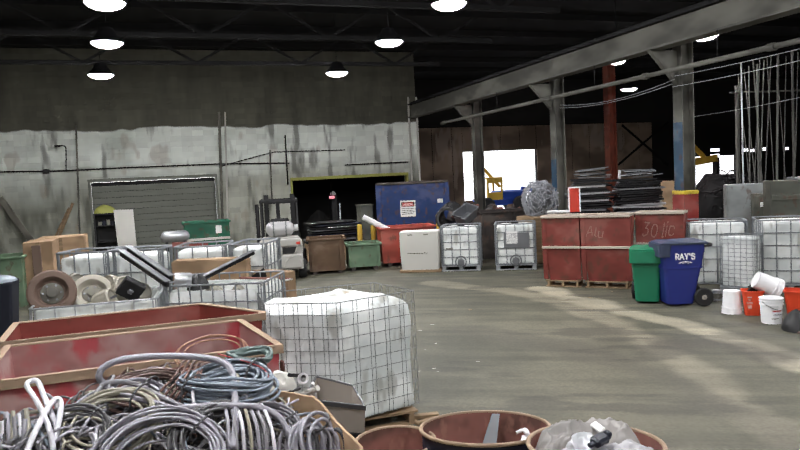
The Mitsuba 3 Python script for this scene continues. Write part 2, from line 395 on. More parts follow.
for x, y in ((-.7, 9.6), (5.9, 9.0), (-.5, 6.0), (6.0, 5.5), (-.3, 2.4), (6.1, 2.0), (-.3, -1.5), (6.1, -2), (13.5, 10.5), (13.5, 6.5)):
    lamp(x, y, ('left', 'middle', 'right')[0 if x < 3 else 1 if x < 10 else 2] + f' row lamp overhead ' + {9.6: 'fourth', 9.0: 'fourth', 6.0: 'fifth', 5.5: 'fifth', 2.4: 'sixth', 2.0: 'sixth', -1.5: 'seventh', -2: 'seventh', 10.5: 'second', 6.5: 'third'}[y] + ' from the back wall', s=1.35 if y < 3 else 1.0)

# ------------------------------------------------------------------ crane girder, columns, pipes
GX = 10.02
gp = [(float(v[1]), float(v[2])) for v in ()]
def atX(px, py, X):
    r = sight(px, py); return EYE + r * X / r[0]
zlo = np.mean([atX(px, py, GX)[2] for px, py in ((440, 111.5), (530, 84.5), (700, 32))])
k = thing('crane_girder', 'long grey steel crane girder running from the back wall towards the right', 'girder')
part(k, 'web', MB().bx(GX - .03, GX + .03, -6.5, YW - .05, zlo, zlo + .52), 'mat_girder')
part(k, 'flange', MB().bx(GX - .17, GX + .17, -6.5, YW - .05, zlo - .03, zlo + .02, .006), 'mat_girder')
part(k, 'flange', MB().bx(GX - .17, GX + .17, -6.5, YW - .05, zlo + .5, zlo + .55, .006), 'mat_truss')
part(k, 'rail', MB().bx(GX - .04, GX + .04, -6.5, YW - .05, zlo + .55, zlo + .63, .01), 'mat_truss')
CX = 10.75
ang = math.radians(0)
def column(px, label, low=None, sleeve=False, X=CX):
    p = atX(px, 200, X); y = float(p[1]); k = thing('steel_column', label, 'column')
    part(k, 'shaft', MB(spot(X, y)).bx(-.16, -.13, -.14, .14, 0, zlo + .3).bx(.13, .16, -.14, .14, 0, zlo + .3).bx(-.13, .13, -.02, .02, 0, zlo + .3), 'mat_girder')
    if low: part(k, 'painted_face', MB(spot(X, y)).bx(-.167, -.161, -.14, .14, low[1], low[2], .002), 'mat_paint', pal=low[0], label='blue painted face of the column')
    if sleeve:
        part(k, 'sleeve', MB(spot(X, y)).bx(-.2, .2, -.18, .18, 0, 1.8, .01), 'mat_paint', pal='column_red', label='red painted guard around the foot of the column')
        part(k, 'band', MB(spot(X, y)).bx(-.205, .205, -.185, .185, 1.8, 1.88, .01), 'mat_paint', pal='yellow', label='yellow band on top of the guard')
    part(k, 'bracket', MB().add(trimesh.Trimesh(*[np.array(q) for q in ([(GX - .15, y - .06, zlo - .03), (X - .19, y - .06, zlo - .03), (X - .19, y - .06, zlo - .75), (GX - .15, y + .06, zlo - .03), (X - .19, y + .06, zlo - .03), (X - .19, y + .06, zlo - .75)], [(0, 2, 1), (3, 4, 5), (0, 1, 4), (0, 4, 3), (1, 2, 5), (1, 5, 4), (0, 3, 5), (0, 5, 2)])], process=False)), 'mat_girder')
    return X, y
c1 = column(480, 'grey steel column standing before the bright far doorway')
c2 = column(560, 'grey steel column with blue lower strip behind the red tubs', ('column_blue', .5, 2.75))
c3 = column(685.5, 'thick column with blue strip and red guard behind the right totes', ('column_blue', 1.9, 3.35), True)
# rust red column of the next bay
cr = A(611, 150, 22.0)
k = thing('steel_column', 'rust orange red steel column behind the stacked black frames', 'column')
part(k, 'shaft', MB(spot(cr[0], 22)).bx(-.16, -.12, -.16, .16, 0, 6.3).bx(.12, .16, -.16, .16, 0, 6.3).bx(-.12, .12, -.02, .02, 0, 6.3), 'mat_paint', pal='rust_red')
part(k, 'base_plate', MB(spot(cr[0], 22)).bx(-.3, .3, -.3, .3, 0, .03), 'mat_paint', pal='rust_red')
# brace on the far wall
k = solo('wall_brace', 'dark crossed steel brace on the brown far wall', 'brace', MB().bar(A(618, 165, YB - .08), A(668, 122, YB - .08), .05, .12).bar(A(622, 125, YB - .15), A(668, 165, YB - .15), .05, .12), 'mat_truss')
# overhead pipe under the girder
PX = GX - .25
pz = np.mean([atX(px, py, PX)[2] for px, py in ((470, 120), (535, 101.4), (700, 58.5))])
y0 = float(atX(442, 128, PX)[1])
k = thing('overhead_pipe', 'long grey pipe running below the crane girder', 'pipe')
part(k, 'pipe_run', MB().rod((PX, -6, pz), (PX, y0, pz), .05, 12), 'mat_girder', 40)
for yy in (y0 - .2, 16, 12.2, 9.0): part(k, 'coupling', MB().rod((PX, yy - .07, pz), (PX, yy + .07, pz), .07, 12), 'mat_girder', 40)
for yy in (19, 14.0, 10.2, 7): part(k, 'hanger', MB().rod((PX, yy, pz + .05), (PX, yy, zlo - .03), .012), 'mat_truss')
k = thing('hoist_rail', 'yellow hoist rail with a slanting brace right of the blue column', 'hoist rail')
part(k, 'rail_bar', MB().bar(A(686, 163.5, 22), A(716, 158, 22), .2, .26), 'mat_hoist_yellow'); part(k, 'brace', MB().bar(A(690, 143, 22), A(704, 157, 22), .1, .16), 'mat_hoist_yellow'); q = A(716, 158, 22)
part(k, 'post', MB().bx(q[0] - .08, q[0] + .08, 21.9, 22.1, 0, q[2]), 'mat_truss')
# slack wires
def sag(p, q, s, n=14):
    t = np.linspace(0, 1, n)[:, None]; c = np.array(p) * (1 - t) + np.array(q) * t; c[:, 2] -= (4 * s * t * (1 - t))[:, 0]; return c
for (a, ya), (b, yb), s, lb in ((((560, 108), 16.0), ((672, 84), 11.7), .12, 'thin pale wire hanging between the two columns, lower one'), (((560, 105), 16.0), ((675, 79), 11.7), .16, 'thin pale wire hanging between the two columns, upper one'),
                           (((672, 87), 11.5), ((815, 57), 7.5), .02, 'pale wire running from the blue column to the right, lower one'), (((675, 76), 11.5), ((815, 45), 7.5), .02, 'pale wire running from the blue column to the right, upper one'),
                           (((691, 117), 13), ((815, 94), 11), .03, 'thin pale wire passing behind the standing steel rods')):
    solo('wire', lb, 'wire', MB().add(tube(sag(A(*a, ya), A(*b, yb), s), .008, 6)), 'mat_galv', 40)
# conduits on the wall
def conduit(pts, label, r=.03, m='mat_grime', Y=YW - .09):
    solo('conduit', label, 'conduit', MB().add(tube([A(x, y, Y) for x, y in pts], r, 8)), m, 40)
conduit([(219, 112), (223, 236)], 'dark vertical conduit beside the right edge of the roll up door', .05)
conduit([(225, 112), (228, 236)], 'pale vertical conduit next to the dark one by the roll up door', .035, 'mat_dirty_white')
conduit([(408, 97), (412.5, 190)], 'pale vertical pipe at the right end of the white wall', .045, 'mat_dirty_white')
conduit([(416, 97), (420.5, 190)], 'second pale vertical pipe at the right corner of the wall', .045, 'mat_dirty_white')
conduit([(76, 125), (80, 240)], 'dark vertical conduit left of the roll up door', .03)
conduit([(0, 172), (60, 171), (120, 168), (220, 164), (290, 163)], 'black cable running level across the wall', .025, 'mat_black')
conduit([(222, 166), (262, 155), (275, 152), (345, 150)], 'thin dark cable rising across the wall towards the right', .018, 'mat_black')
conduit([(285, 135), (288, 185)], 'short dark vertical pipe above the forklift', .03, 'mat_black')
conduit([(270, 150), (272, 200)], 'thin rusty vertical pipe above the forklift', .03)
conduit([(345, 165), (408, 162)], 'black cable above the open doorway', .025, 'mat_black')
k = thing('wall_lamp', 'small dark goose neck fixture on the upper left of the white wall', 'wall lamp')
part(k, 'arm', MB().add(tube(spline([A(66, 170, YW - .05), A(66, 150, YW - .06), A(64, 146, YW - .2), A(59, 145.5, YW - .3)]), .018, 6)), 'mat_black')
part(k, 'head', MB().box(*A(58, 146, YW - .33), .22, .12, .06, .02), 'mat_black')
solo('junction_box', 'small dark junction box on the wall cable', 'junction box', MB().box(*A(46, 171.5, YW - .08), .18, .1, .16, .01), 'mat_black')
# leaning planks
def plank(p, q, w, t, label, m='mat_wood'):
    solo('plank', label, 'plank', MB().bar(p, q, t, w, .004), m)
p = A(0, 198, YW - .12); q = A(36, 243, YW - .45)
plank(p, (q[0] + .35, YW - .55, .04), .2, .06, 'wide dark grey plank leaning on the wall at the far left', 'mat_grime')
p = A(73, 203, YW - .12); q = A(58, 239, YW - .6); plank(p, q + (q - p) * ((q[2] - .05) / (p[2] - q[2])), .09, .04, 'pale narrow plank leaning against the wall, right one', 'mat_wood')
p = A(69, 208, YW - .1); q = A(54, 240, YW - .6); plank(p, q + (q - p) * ((q[2] - .05) / (p[2] - q[2])), .07, .04, 'pale narrow plank leaning against the wall, left one', 'mat_wood')

# ================================================================== THINGS ALONG THE BACK
def unit(a, b):
    v = np.array(b, float)[:2] - np.array(a, float)[:2]; L = np.linalg.norm(v); return v / L, L
def along(fl, fr, z=0):
    """a frame whose x runs from the front left to the front right corner and whose y runs away from the camera"""
    e, L = unit(fl, fr); m = frame((fl[0], fl[1], z), (e[0], e[1], 0), (-e[1], e[0], 0), (0, 0, 1)); return m, L
def open_bin(key, m, w, d, z0, h, t=.03, taper=.0, pal='red_bin', material='mat_paint', rim=.05, ribs=(), rail=None, floor_z=.1):
    """an open steel bin: tapered walls, rim bars, ribs and an optional middle rail, in frame m"""
    tp = taper
    o0 = np.array([(tp, tp), (w - tp, tp), (w - tp, d - tp), (tp, d - tp)]); o1 = np.array([(0, 0), (w, 0), (w, d), (0, d)], float)
    i0 = np.array([(tp + t, tp + t), (w - tp - t, tp + t), (w - tp - t, d - tp - t), (tp + t, d - tp - t)]); i1 = np.array([(t, t), (w - t, t), (w - t, d - t), (t, d - t)])
    part(key, 'shell', MB(m).add(loft([ring(o0, z0), ring(o1, z0 + h), ring(i1, z0 + h), ring(i0, z0 + floor_z)])), material, pal=pal)
    if rim:
        r = rim
        part(key, 'rim', MB(m).bx(-r, w + r, -r, .0, z0 + h - r * .8, z0 + h + .01, .006).bx(-r, w + r, d, d + r, z0 + h - r * .8, z0 + h + .01, .006).bx(-r, 0, 0, d, z0 + h - r * .8, z0 + h + .01, .006).bx(w, w + r, 0, d, z0 + h - r * .8, z0 + h + .01, .006), material, pal=pal)
    for x in ribs:
        part(key, 'rib', MB(m).bar((x, tp * .5 - .03, z0 + h * .5), (x, -.03, z0 + h - rim), .06, .05).bar((x, tp - .03, z0), (x, tp * .5 - .03, z0 + h * .5), .06, .05), material, pal=pal)
def skids(key, m, w, d, h, pal='dark_steel'):
    for x in (w * .15, w * .85): part(key, 'skid', MB(m).bx(x - .05, x + .05, .02, d - .02, 0, h), 'mat_paint', pal=pal)

# rusty brown bin and its load
fl = G(310, 275); fr = fl + np.array([.93, -.2]); m, w = along(fl, fr)
k = thing('steel_bin', 'rusty brown steel bin standing right of the forklift', 'bin'); open_bin(k, m, w, .95, .08, .86, pal='rust_brown', ribs=(.1, w - .1), floor_z=.6); skids(k, m, w, .95, .08)
# green bin
fl = G(349, 271.5); fr = fl + np.array([.86, -.16]); m, w = along(fl, fr)
k = thing('steel_bin', 'low pale green steel bin in front of the yellow posts', 'bin'); open_bin(k, m, w, .9, .1, .62, pal='green', ribs=(.05, w - .05), floor_z=.4); skids(k, m, w, .9, .1)
# red bin
fl = G(382.5, 267.5); fr = fl + np.array([1.5, -.26]); m, w = along(fl, fr)
k = thing('steel_bin', 'red steel bin behind the white crate', 'bin'); open_bin(k, m, w, .95, .1, .98, pal='red_bin', taper=.03, floor_z=.3); skids(k, m, w, .95, .1)
redbin = m
k = thing('white_pipe', 'long white plastic pipe sticking up out of the red bin', 'pipe')
p, q = A(363, 217, 18.9), A(392, 232, 18.7)
put(k, tube([p, q + (q - p) * .55], .085, 14), 'mat_white', 40)
# white crate
fl, fr = G(401, 273), G(440, 272); m, w = along(fl, fr)
k = thing('crate', 'square off white plastic crate with two hand slots', 'crate')
part(k, 'body', MB(m).add(loft([rr(w - .06, .6, .05, 3, w / 2, .3, .07), rr(w, .65, .05, 3, w / 2, .3, .5), rr(w, .65, .05, 3, w / 2, .3, 1.04), rr(w - .04, .62, .05, 3, w / 2, .3, 1.06)])), 'mat_dirty_white', 50)
for x in (.28, .68): part(k, 'hand_slot', MB(m).box(x * w, -.026, .98, .12, .006, .03, .002), 'mat_grime', label='dark hand slot')
part(k, 'crease', MB(m).bx(.2 * w, .72 * w, -.03, -.024, .49, .51), 'mat_grime', label='scuffed line across the crate')
part(k, 'base', MB(m).bx(-.03, w + .03, -.02, .6, 0, .07, .01), 'mat_wood')
# yellow posts
for px, py, Y, lb in ((359.3, 224, 19.3, 'yellow safety post behind the green bin, left one'), (373, 225, 19.3, 'yellow safety post behind the green bin, right one'), (438, 214, 19.3, 'yellow safety post showing above the red bin')):
    p = A(px, py, Y); solo('safety_post', lb, 'post', MB(spot(p[0], Y)).add(lathe([(.075, 0), (.075, p[2] - .03), (.06, p[2] - .008), (.02, p[2])], 14)), 'mat_hoist_yellow', 40)
# blue container with its signs
BYc = 20.4
a, b = A(375, 184.5, BYc), A(448.5, 184, BYc)
k = thing('container', 'tall blue steel container with a danger sign', 'container')
e = np.array([.945, -.327]); cw = 2.18; hz = a[2]; m = frame((a[0] + .06, BYc, 0), (e[0], e[1], 0), (-e[1], e[0], 0), (0, 0, 1))
part(k, 'body', MB(m).bx(0, cw, 0, 1.9, .12, hz - .04, .01), 'mat_paint', pal='blue')
part(k, 'top_rim', MB(m).bx(-.04, cw + .04, -.05, 1.95, hz - .04, hz + .03, .008), 'mat_paint', pal='dark_steel')
part(k, 'corner_post', MB(m).bx(-.05, .12, -.05, .06, .0, hz - .04, .008), 'mat_paint', pal='blue')
part(k, 'corner_post', MB(m).bx(cw - .1, cw + .04, -.05, .06, .0, hz - .04, .008), 'mat_paint', pal='blue')
for x in (.72, 1.42): part(k, 'wall_rib', MB(m).bx(x * cw / 2.1 - .02, x * cw / 2.1 + .02, -.012, 0, .14, hz - .06, .004), 'mat_paint', pal='blue')
part(k, 'base_frame', MB(m).bx(.05, cw - .05, .1, 1.8, 0, .12), 'mat_paint', pal='dark_steel')
sx, sz, sw, sh = cw * .315, 1.235, .47, .5
sg = part(k, 'sign', MB(m).bx(sx, sx + sw, -.02, -.001, sz, sz + sh), 'mat_paper', label='white danger sign with a black and red heading')
part(sg, 'heading', MB(m).bx(sx + .03, sx + sw - .03, -.024, -.019, sz + sh * .62, sz + sh * .9), 'mat_black')
part(sg, 'heading_field', MB(m).bx(sx + .06, sx + sw - .06, -.027, -.023, sz + sh * .65, sz + sh * .87), 'mat_sign_red')
tm = meshkit.text_mesh('DANGER', .068, .003, bold=True); tw = tm.extents[0]
tm.apply_translation([-tm.bounds[0][0], -tm.bounds[0][1], 0]); tm.apply_scale([(sw - .16) / tw, 1, 1]); tm.apply_transform(frame((sx + .08, -.0275, sz + sh * .68), (1, 0, 0), (0, 0, 1), (0, -1, 0)))
part(sg, 'lettering', MB(m).add(tm), 'mat_paper')
for i, (u, v) in enumerate(((.08, .92), (.1, .84), (.08, .9), (.1, .86))):
    part(sg, 'text_line', MB(m).bx(sx + u * sw, sx + v * sw, -.024, -.019, sz + sh * (.48 - i * .11), sz + sh * (.52 - i * .11)), 'mat_grime')
part(k, 'notice', MB(m).bx(cw * .845, cw * .845 + .17, -.014, -.001, 1.62, 1.74), 'mat_paper', label='small white notice')
# electrical cabinet left of the container
p = A(368, 205, 21.4); k = thing('cabinet', 'grey steel cabinet left of the blue container', 'cabinet')
part(k, 'body', MB().bx(p[0] - .26, p[0] + .16, 21.4, 21.9, 0, p[2] - .02, .015), 'mat_paint', pal='grey'); part(k, 'lid', MB().bx(p[0] - .28, p[0] + .18, 21.38, 21.92, p[2] - .02, p[2] + .02, .01), 'mat_paint', pal='grey')
# dark steel box behind the two totes
YD = 17.9
a, b = A(481, 212.5, YD), A(541, 213, YD); m, w = along(a[:2], (b[0], YD - .35))
k = thing('steel_bin', 'dark brown steel skip behind the two white totes', 'bin'); open_bin(k, m, w, 1.0, .0, a[2], pal='dark_steel', ribs=(.03, w * .5, w - .03), floor_z=.9)
# grey tipped tub and corrugated black pipe over the totes
YP = 17.9
c = A(447, 218, YP)
k = thing('corrugated_pipe', 'short length of wide black corrugated pipe seen end on', 'pipe')
prof = []
for i in range(18): prof += [(.31, i * .06), (.335, i * .06 + .018), (.335, i * .06 + .036), (.31, i * .06 + .05)]
put(k, MB(frame((c[0], YP, c[2] - .02), (.85, -.52, 0), (.1, .16, .98), (.52, .85, .1))).add(loft([circ(r, z, 30) for r, z in prof] + [circ(.24, 1.06, 30), circ(.24, 0.0, 30), circ(.31, 0, 30)], False, False)), 'mat_black', 40)
p = A(466, 215.5, 17.2)
k = thing('tub', 'grey plastic tub lying tipped over above the left white tote', 'tub')
tm_ = frame((p[0], 17.2, p[2]), *[rotm(.35, .3, -.45)[:, i] for i in range(3)])
part(k, 'shell', MB(tm_).add(loft([rr(.52, .36, .05, 3, z=-.12), rr(.62, .44, .05, 3, z=.16), rr(.58, .4, .05, 3, z=.16), rr(.48, .32, .05, 3, z=-.08)])), 'mat_alu', 50)
part(k, 'lip', MB(tm_).add(loft([rr(.66, .48, .05, 3, z=.13), rr(.66, .48, .05, 3, z=.17), rr(.6, .42, .05, 3, z=.17), rr(.6, .42, .05, 3, z=.13), rr(.66, .48, .05, 3, z=.13)], False, False)), 'mat_alu', 50)
part(k, 'handle', MB(tm_).add(tube(spline([(-.33, -.1, .15), (-.42, -.1, .22), (-.46, 0, .25), (-.42, .1, .22), (-.33, .1, .15)]), .012, 6)), 'mat_black', 40)
# scrap heap below the far doorway: pieces of old machinery
for i, (px, py, s, lb) in enumerate(((456, 213, .26, 'dark greasy engine block left of the grey column'), (469, 206, .2, 'dark gearbox casting lying on the scrap left of the column'), (492, 209, .2, 'dark pump casting below the bright doorway'), (511, 209, .2, 'dark motor casting below the bright doorway, right one'))):
    p = A(px, py, 19.6); k = thing('machine_part', lb, 'machine part')
    M0 = spot(p[0], 19.6, 0, .3 * i)
    part(k, 'casting', MB(M0).add(loft([rr(s * 2.2, s * 1.6, .06, 3, z=0), rr(s * 2.2, s * 1.6, .06, 3, z=p[2] - .1), rr(s * 1.6, s * 1.2, .05, 3, z=p[2] + .1), rr(s, s * .8, .05, 3, z=p[2] + .16)])), 'mat_paint', pal='dark_steel')
    for j in range(3): part(k, 'pipe_stub', MB(M0).rod((-s * .7 + j * s * .6, -s * .8, p[2] - .1), (-s * .7 + j * s * .6, -s * .9 - .12, p[2] + .02), .06, 10), 'mat_rust', 40)

# ------------------------------------------------------------------ outside: blue loader with a yellow cab
YL = 37.0
k = thing('loader', 'blue loader with yellow cab frame outside the far doorway', 'loader')
b0, b1 = A(503, 190, YL), A(524, 202, YL)
part(k, 'engine_hood', MB().bx(b0[0] - .2, b1[0] + .1, YL, YL + 1.3, .75, b0[2] - .05, .08), 'mat_machine_blue')
part(k, 'chassis', MB().bx(b0[0] - 1.9, b1[0] + .1, YL + .1, YL + 1.2, .45, .8, .05), 'mat_machine_blue')
c0, c1 = A(487, 179, YL), A(503, 193, YL)
part(k, 'cab_frame', MB().bx(c0[0], c0[0] + .1, YL, YL + .1, .8, c0[2]).bx(c1[0] - .1, c1[0], YL, YL + .1, .8, c0[2]).bx(c0[0], c1[0], YL - .02, YL + .12, c0[2] - .25, c0[2], .03).bx(c0[0], c0[0] + .1, YL + 1.1, YL + 1.2, .8, c0[2]).bx(c1[0] - .1, c1[0], YL + 1.1, YL + 1.2, .8, c0[2]).bx(c0[0], c1[0], YL, YL + 1.2, c0[2], c0[2] + .07, .02).bx(c0[0], c1[0], YL - .02, YL + .1, .8, 1.25, .03), 'mat_hoist_yellow', label='yellow cab frame')
part(k, 'boom', MB().bar(A(482, 167, YL + .5), A(500, 187, YL + .5), .14, .16, .02).bar(A(482, 167, YL + .5), A(474, 176, YL + .5), .12, .14, .02), 'mat_hoist_yellow', label='thin yellow boom')
part(k, 'fork_arm', MB().bar((b1[0] + .1, YL + .5, 1.4), (b1[0] + .9, YL + .5, 1.25), .2, .22, .03), 'mat_machine_blue')
for x in (c0[0] - .1, b1[0] - .3):
    for y in (YL - .1, YL + 1.15):
        wh = part(k, 'wheel', MB(frame((x, y, .48), (1, 0, 0), (0, 0, 1), (0, -1, 0))).add(lathe([(.2, -.13), (.42, -.14), (.48, -.08), (.48, .08), (.42, .14), (.2, .13)], 20)), 'mat_rubber', 40)

# ------------------------------------------------------------------ dark room behind door 2
def lumpy(w, d, h, seed, n=26, m=9, amp=.25, pw=.6):
    g = np.random.default_rng(seed); rings = []
    for i in range(m):
        t = i / (m - 1); s = math.cos(t * math.pi / 2) ** pw if i < m - 1 else .04
        a = np.arange(n) * 2 * np.pi / n
        pts = np.column_stack([w / 2 * s * np.cos(a), d / 2 * s * np.sin(a), np.full(n, h * t)])
        k_ = 1 + amp * (meshkit.fbm(pts * 2.3 + seed, 3) - .5) * 2; pts[:, :2] *= k_[:, None]; pts[:, 2] *= 1 + amp * (meshkit.noise(pts * 3 + 9, seed) - .5)
        rings.append(pts)
    return loft(rings)
Yr = 28.0
for i, (px, py, w, h, Yq, lb) in enumerate(((318, 212, 1.6, None, 30, 'dark heap in the unlit room, left of the pale pole'), (360, 218, 1.3, None, 30, 'dark heap in the unlit room, right of the pale pole'))):
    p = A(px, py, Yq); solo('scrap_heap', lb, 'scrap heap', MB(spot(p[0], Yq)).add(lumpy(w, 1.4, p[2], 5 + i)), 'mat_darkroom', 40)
p = A(335, 193, 28.6); k = thing('machine_mast', 'tall dark machine with a white cap and a pale pole in the unlit room', 'machine')
part(k, 'mast', MB().bx(p[0] - .18, p[0] + .1, 28.6, 29.0, 0, p[2] - .08, .03), 'mat_black'); part(k, 'cap', MB(spot(p[0] - .05, 28.75, p[2] - .08)).add(lathe([(.12, 0), (.13, .04), (.09, .12), (.02, .16)], 14)), 'mat_white', 40, label='white cap')
q = A(341, 203, 28.5); q2 = A(341, 216, 28.5); part(k, 'pole', MB().rod((q[0] - .05, 28.55, q2[2] - .3), (q[0] - .05, 28.55, q[2]), .03, 8), 'mat_white', label='pale upright pole')
p = A(332, 197.3, 28.3); e = thing('exit_light', 'small red glowing sign in the dark doorway', 'sign'); k = e
part(k, 'case', MB().box(p[0], 28.36, p[2], .26, .06, .15, .01), 'mat_black')
part(k, 'face', MB().add(trimesh.Trimesh([(p[0] - .12, 28.325, p[2] - .06), (p[0] + .12, 28.325, p[2] - .06), (p[0] + .12, 28.325, p[2] + .06), (p[0] - .12, 28.325, p[2] + .06)], [(0, 1, 2), (0, 2, 3)], process=False)), 'mat_glow', label='glowing red face', emitter={'type': 'area', 'radiance': {'type': 'rgb', 'value': [.85, .05, .12]}})
part(k, 'bracket', MB().rod((p[0], 28.38, p[2] + .07), (p[0], 28.38, 4.2), .012), 'mat_truss')
# load of dark sheet metal on a stand inside the doorway
for i in range(9):
    a_, b_ = A(313, 228, 20.9), A(352, 228, 20.9)
    z = .55 + i * .075
    solo('metal_sheet', 'dark bent metal sheet in the stack behind the rusty brown bin', 'metal sheet', MB(spot((a_[0] + b_[0]) / 2 + rng.uniform(-.12, .12), 21.0 + rng.uniform(-.1, .1), z, rng.uniform(-.12, .12))).bx(-.75, .75, -.4, .4, 0, .05, .015), ('mat_frame_black', 'mat_alu', 'mat_frame_black', 'mat_navy')[i % 4], group='stacked dark sheets behind the brown bin')
solo('cardboard_box', 'tan cardboard box under the dark sheets behind the brown bin', 'box', MB(spot((a_[0] + b_[0]) / 2, 21.0)).bx(-.8, .85, -.45, .45, 0, .54, .01), 'mat_card')

# ------------------------------------------------------------------ forklift, seen from behind
fo = G(283, 281); m = frame((fo[0], fo[1], 0), (.985, -.17, 0), (.17, .985, 0), (0, 0, 1))
mF = m
k = thing('forklift', 'pale grey forklift with a gas bottle across its back', 'forklift')
w = .54
prof = [(-w, .28), (-w, .98), (-w + .1, 1.1), (w - .1, 1.1), (w, .98), (w, .28)]
def xz_prism(poly, y0, y1):
    mm = trimesh.creation.extrude_polygon(Polygon(poly), y1 - y0, engine='earcut'); mm.apply_transform(np.array([[1, 0, 0, 0], [0, 0, 1, y0], [0, 1, 0, 0], [0, 0, 0, 1.0]])); mm.invert(); return mm
cwt = part(k, 'counterweight', MB(m).add(xz_prism(prof, .06, .6)).bx(-w + .04, w - .04, 0, .08, .3, .66, .03).bx(-w + .02, w - .02, 0.0, .08, .86, 1.06, .03), 'mat_lift', label='pale grey counterweight')
part(cwt, 'recess', MB(m).bx(-.38, .38, .035, .07, .68, .84), 'mat_black', label='dark slot')
part(cwt, 'tow_pin', MB(m).rod((0, .02, .66), (0, .02, .86), .035, 10), 'mat_lift', 40)
part(cwt, 'tail_lamp', MB(m).box(-.44, -.005, .94, .1, .03, .07, .01), 'mat_sign_red'); part(cwt, 'tail_lamp', MB(m).box(.44, -.005, .94, .1, .03, .07, .01), 'mat_sign_red')
part(k, 'body', MB(m).bx(-.5, .5, .6, 1.75, .3, .75, .03).bx(-.42, .42, .6, 1.2, .75, 1.05, .05), 'mat_lift')
part(k, 'seat', MB(m).bx(-.24, .24, .75, 1.2, 1.05, 1.17, .04).bx(-.24, .24, .66, .78, 1.12, 1.55, .04), 'mat_black')
tk = part(k, 'gas_bottle', MB(frame(m[:3, 3] + m[:3, 0] * -.34 + m[:3, 1] * .28 + np.array([0, 0, 1.31]), m[:3, 1], np.array([0, 0, 1.0]), m[:3, 0])).add(lathe([(.02, -.02), (.1, 0), (.17, .06), (.185, .13), (.185, .33), (.19, .335), (.19, .35), (.185, .355), (.185, .55), (.17, .62), (.1, .68), (.02, .7)], 24)), 'mat_tank', 40, label='white gas bottle')
part(tk, 'strap', MB(frame(m[:3, 3] + m[:3, 0] * -.34 + m[:3, 1] * .28 + np.array([0, 0, 1.31]), m[:3, 1], np.array([0, 0, 1.0]), m[:3, 0])).add(lathe([(.19, .17), (.194, .17), (.194, .2), (.19, .2)], 24)).add(lathe([(.19, .48), (.194, .48), (.194, .51), (.19, .51)], 24)), 'mat_wire_dark', 40)
part(tk, 'collar', MB(frame(m[:3, 3] + m[:3, 0] * .36 + m[:3, 1] * .28 + np.array([0, 0, 1.31]), m[:3, 1], np.array([0, 0, 1.0]), m[:3, 0])).add(lathe([(.09, 0), (.09, .1), (.08, .1), (.08, 0)], 16, False, False)), 'mat_tank', 40)
part(k, 'guard', MB(m).bar((-.46, .5, 1.08), (-.46, .62, 2.0), .045, .045).bar((.46, .5, 1.08), (.46, .62, 2.0), .045, .045).bar((-.46, 1.75, .7), (-.46, 1.5, 2.0), .045, .045).bar((.46, 1.75, .7), (.46, 1.5, 2.0), .045, .045).bx(-.49, .49, .56, .66, 1.97, 2.05, .01).bx(-.49, .49, 1.45, 1.55, 1.97, 2.05, .01).bx(-.49, -.41, .6, 1.5, 1.98, 2.04).bx(.41, .49, .6, 1.5, 1.98, 2.04).bx(-.25, -.2, .6, 1.5, 1.99, 2.03).bx(-.02, .03, .6, 1.5, 1.99, 2.03).bx(.2, .25, .6, 1.5, 1.99, 2.03), 'mat_black', label='black overhead guard')
part(k, 'mast', MB(m).bx(-.42, -.3, 1.95, 2.12, .1, 2.15).bx(.3, .42, 1.95, 2.12, .1, 2.15).bx(-.42, .42, 1.98, 2.08, 1.9, 2.0).bx(-.42, .42, 1.98, 2.08, 1.3, 1.38).bx(-.1, .0, 2.0, 2.1, .2, 1.95), 'mat_black')
part(k, 'fork', MB(m).bx(-.35, -.23, 2.2, 3.2, .03, .08).bx(-.35, -.23, 2.14, 2.2, .03, .7), 'mat_wire_dark'); part(k, 'fork', MB(m).bx(.23, .35, 2.2, 3.2, .03, .08).bx(.23, .35, 2.14, 2.2, .03, .7), 'mat_wire_dark')
part(k, 'steering_wheel', MB(m).add(trimesh.creation.torus(.17, .015, 20, 6), spot(0, 1.45, 1.25, 0, .5)).rod((0, 1.45, 1.25), (0, 1.6, .8), .02), 'mat_black', 40)
part(k, 'exhaust_stack', MB(m).rod((-.56, .62, .6), (-.56, .62, 1.95), .05, 10), 'mat_black', 40)
for x, y, r in ((-.46, .42, .25), (.46, .42, .25), (-.5, 1.75, .32), (.5, 1.75, .32)):
    wh = part(k, 'wheel', MB(m @ frame((x + .06 * np.sign(x), y, r), (0, 1, 0), (0, 0, 1), (1, 0, 0))).add(lathe([(r * .4, -.1), (r * .9, -.1), (r, -.06), (r, .06), (r * .9, .1), (r * .4, .1)], 20)), 'mat_rubber', 40)
    part(wh, 'hub', MB(m @ frame((x + .06 * np.sign(x), y, r), (0, 1, 0), (0, 0, 1), (1, 0, 0))).add(lathe([(r * .38, -.11), (r * .38, .11)], 14)), 'mat_lift', 40)

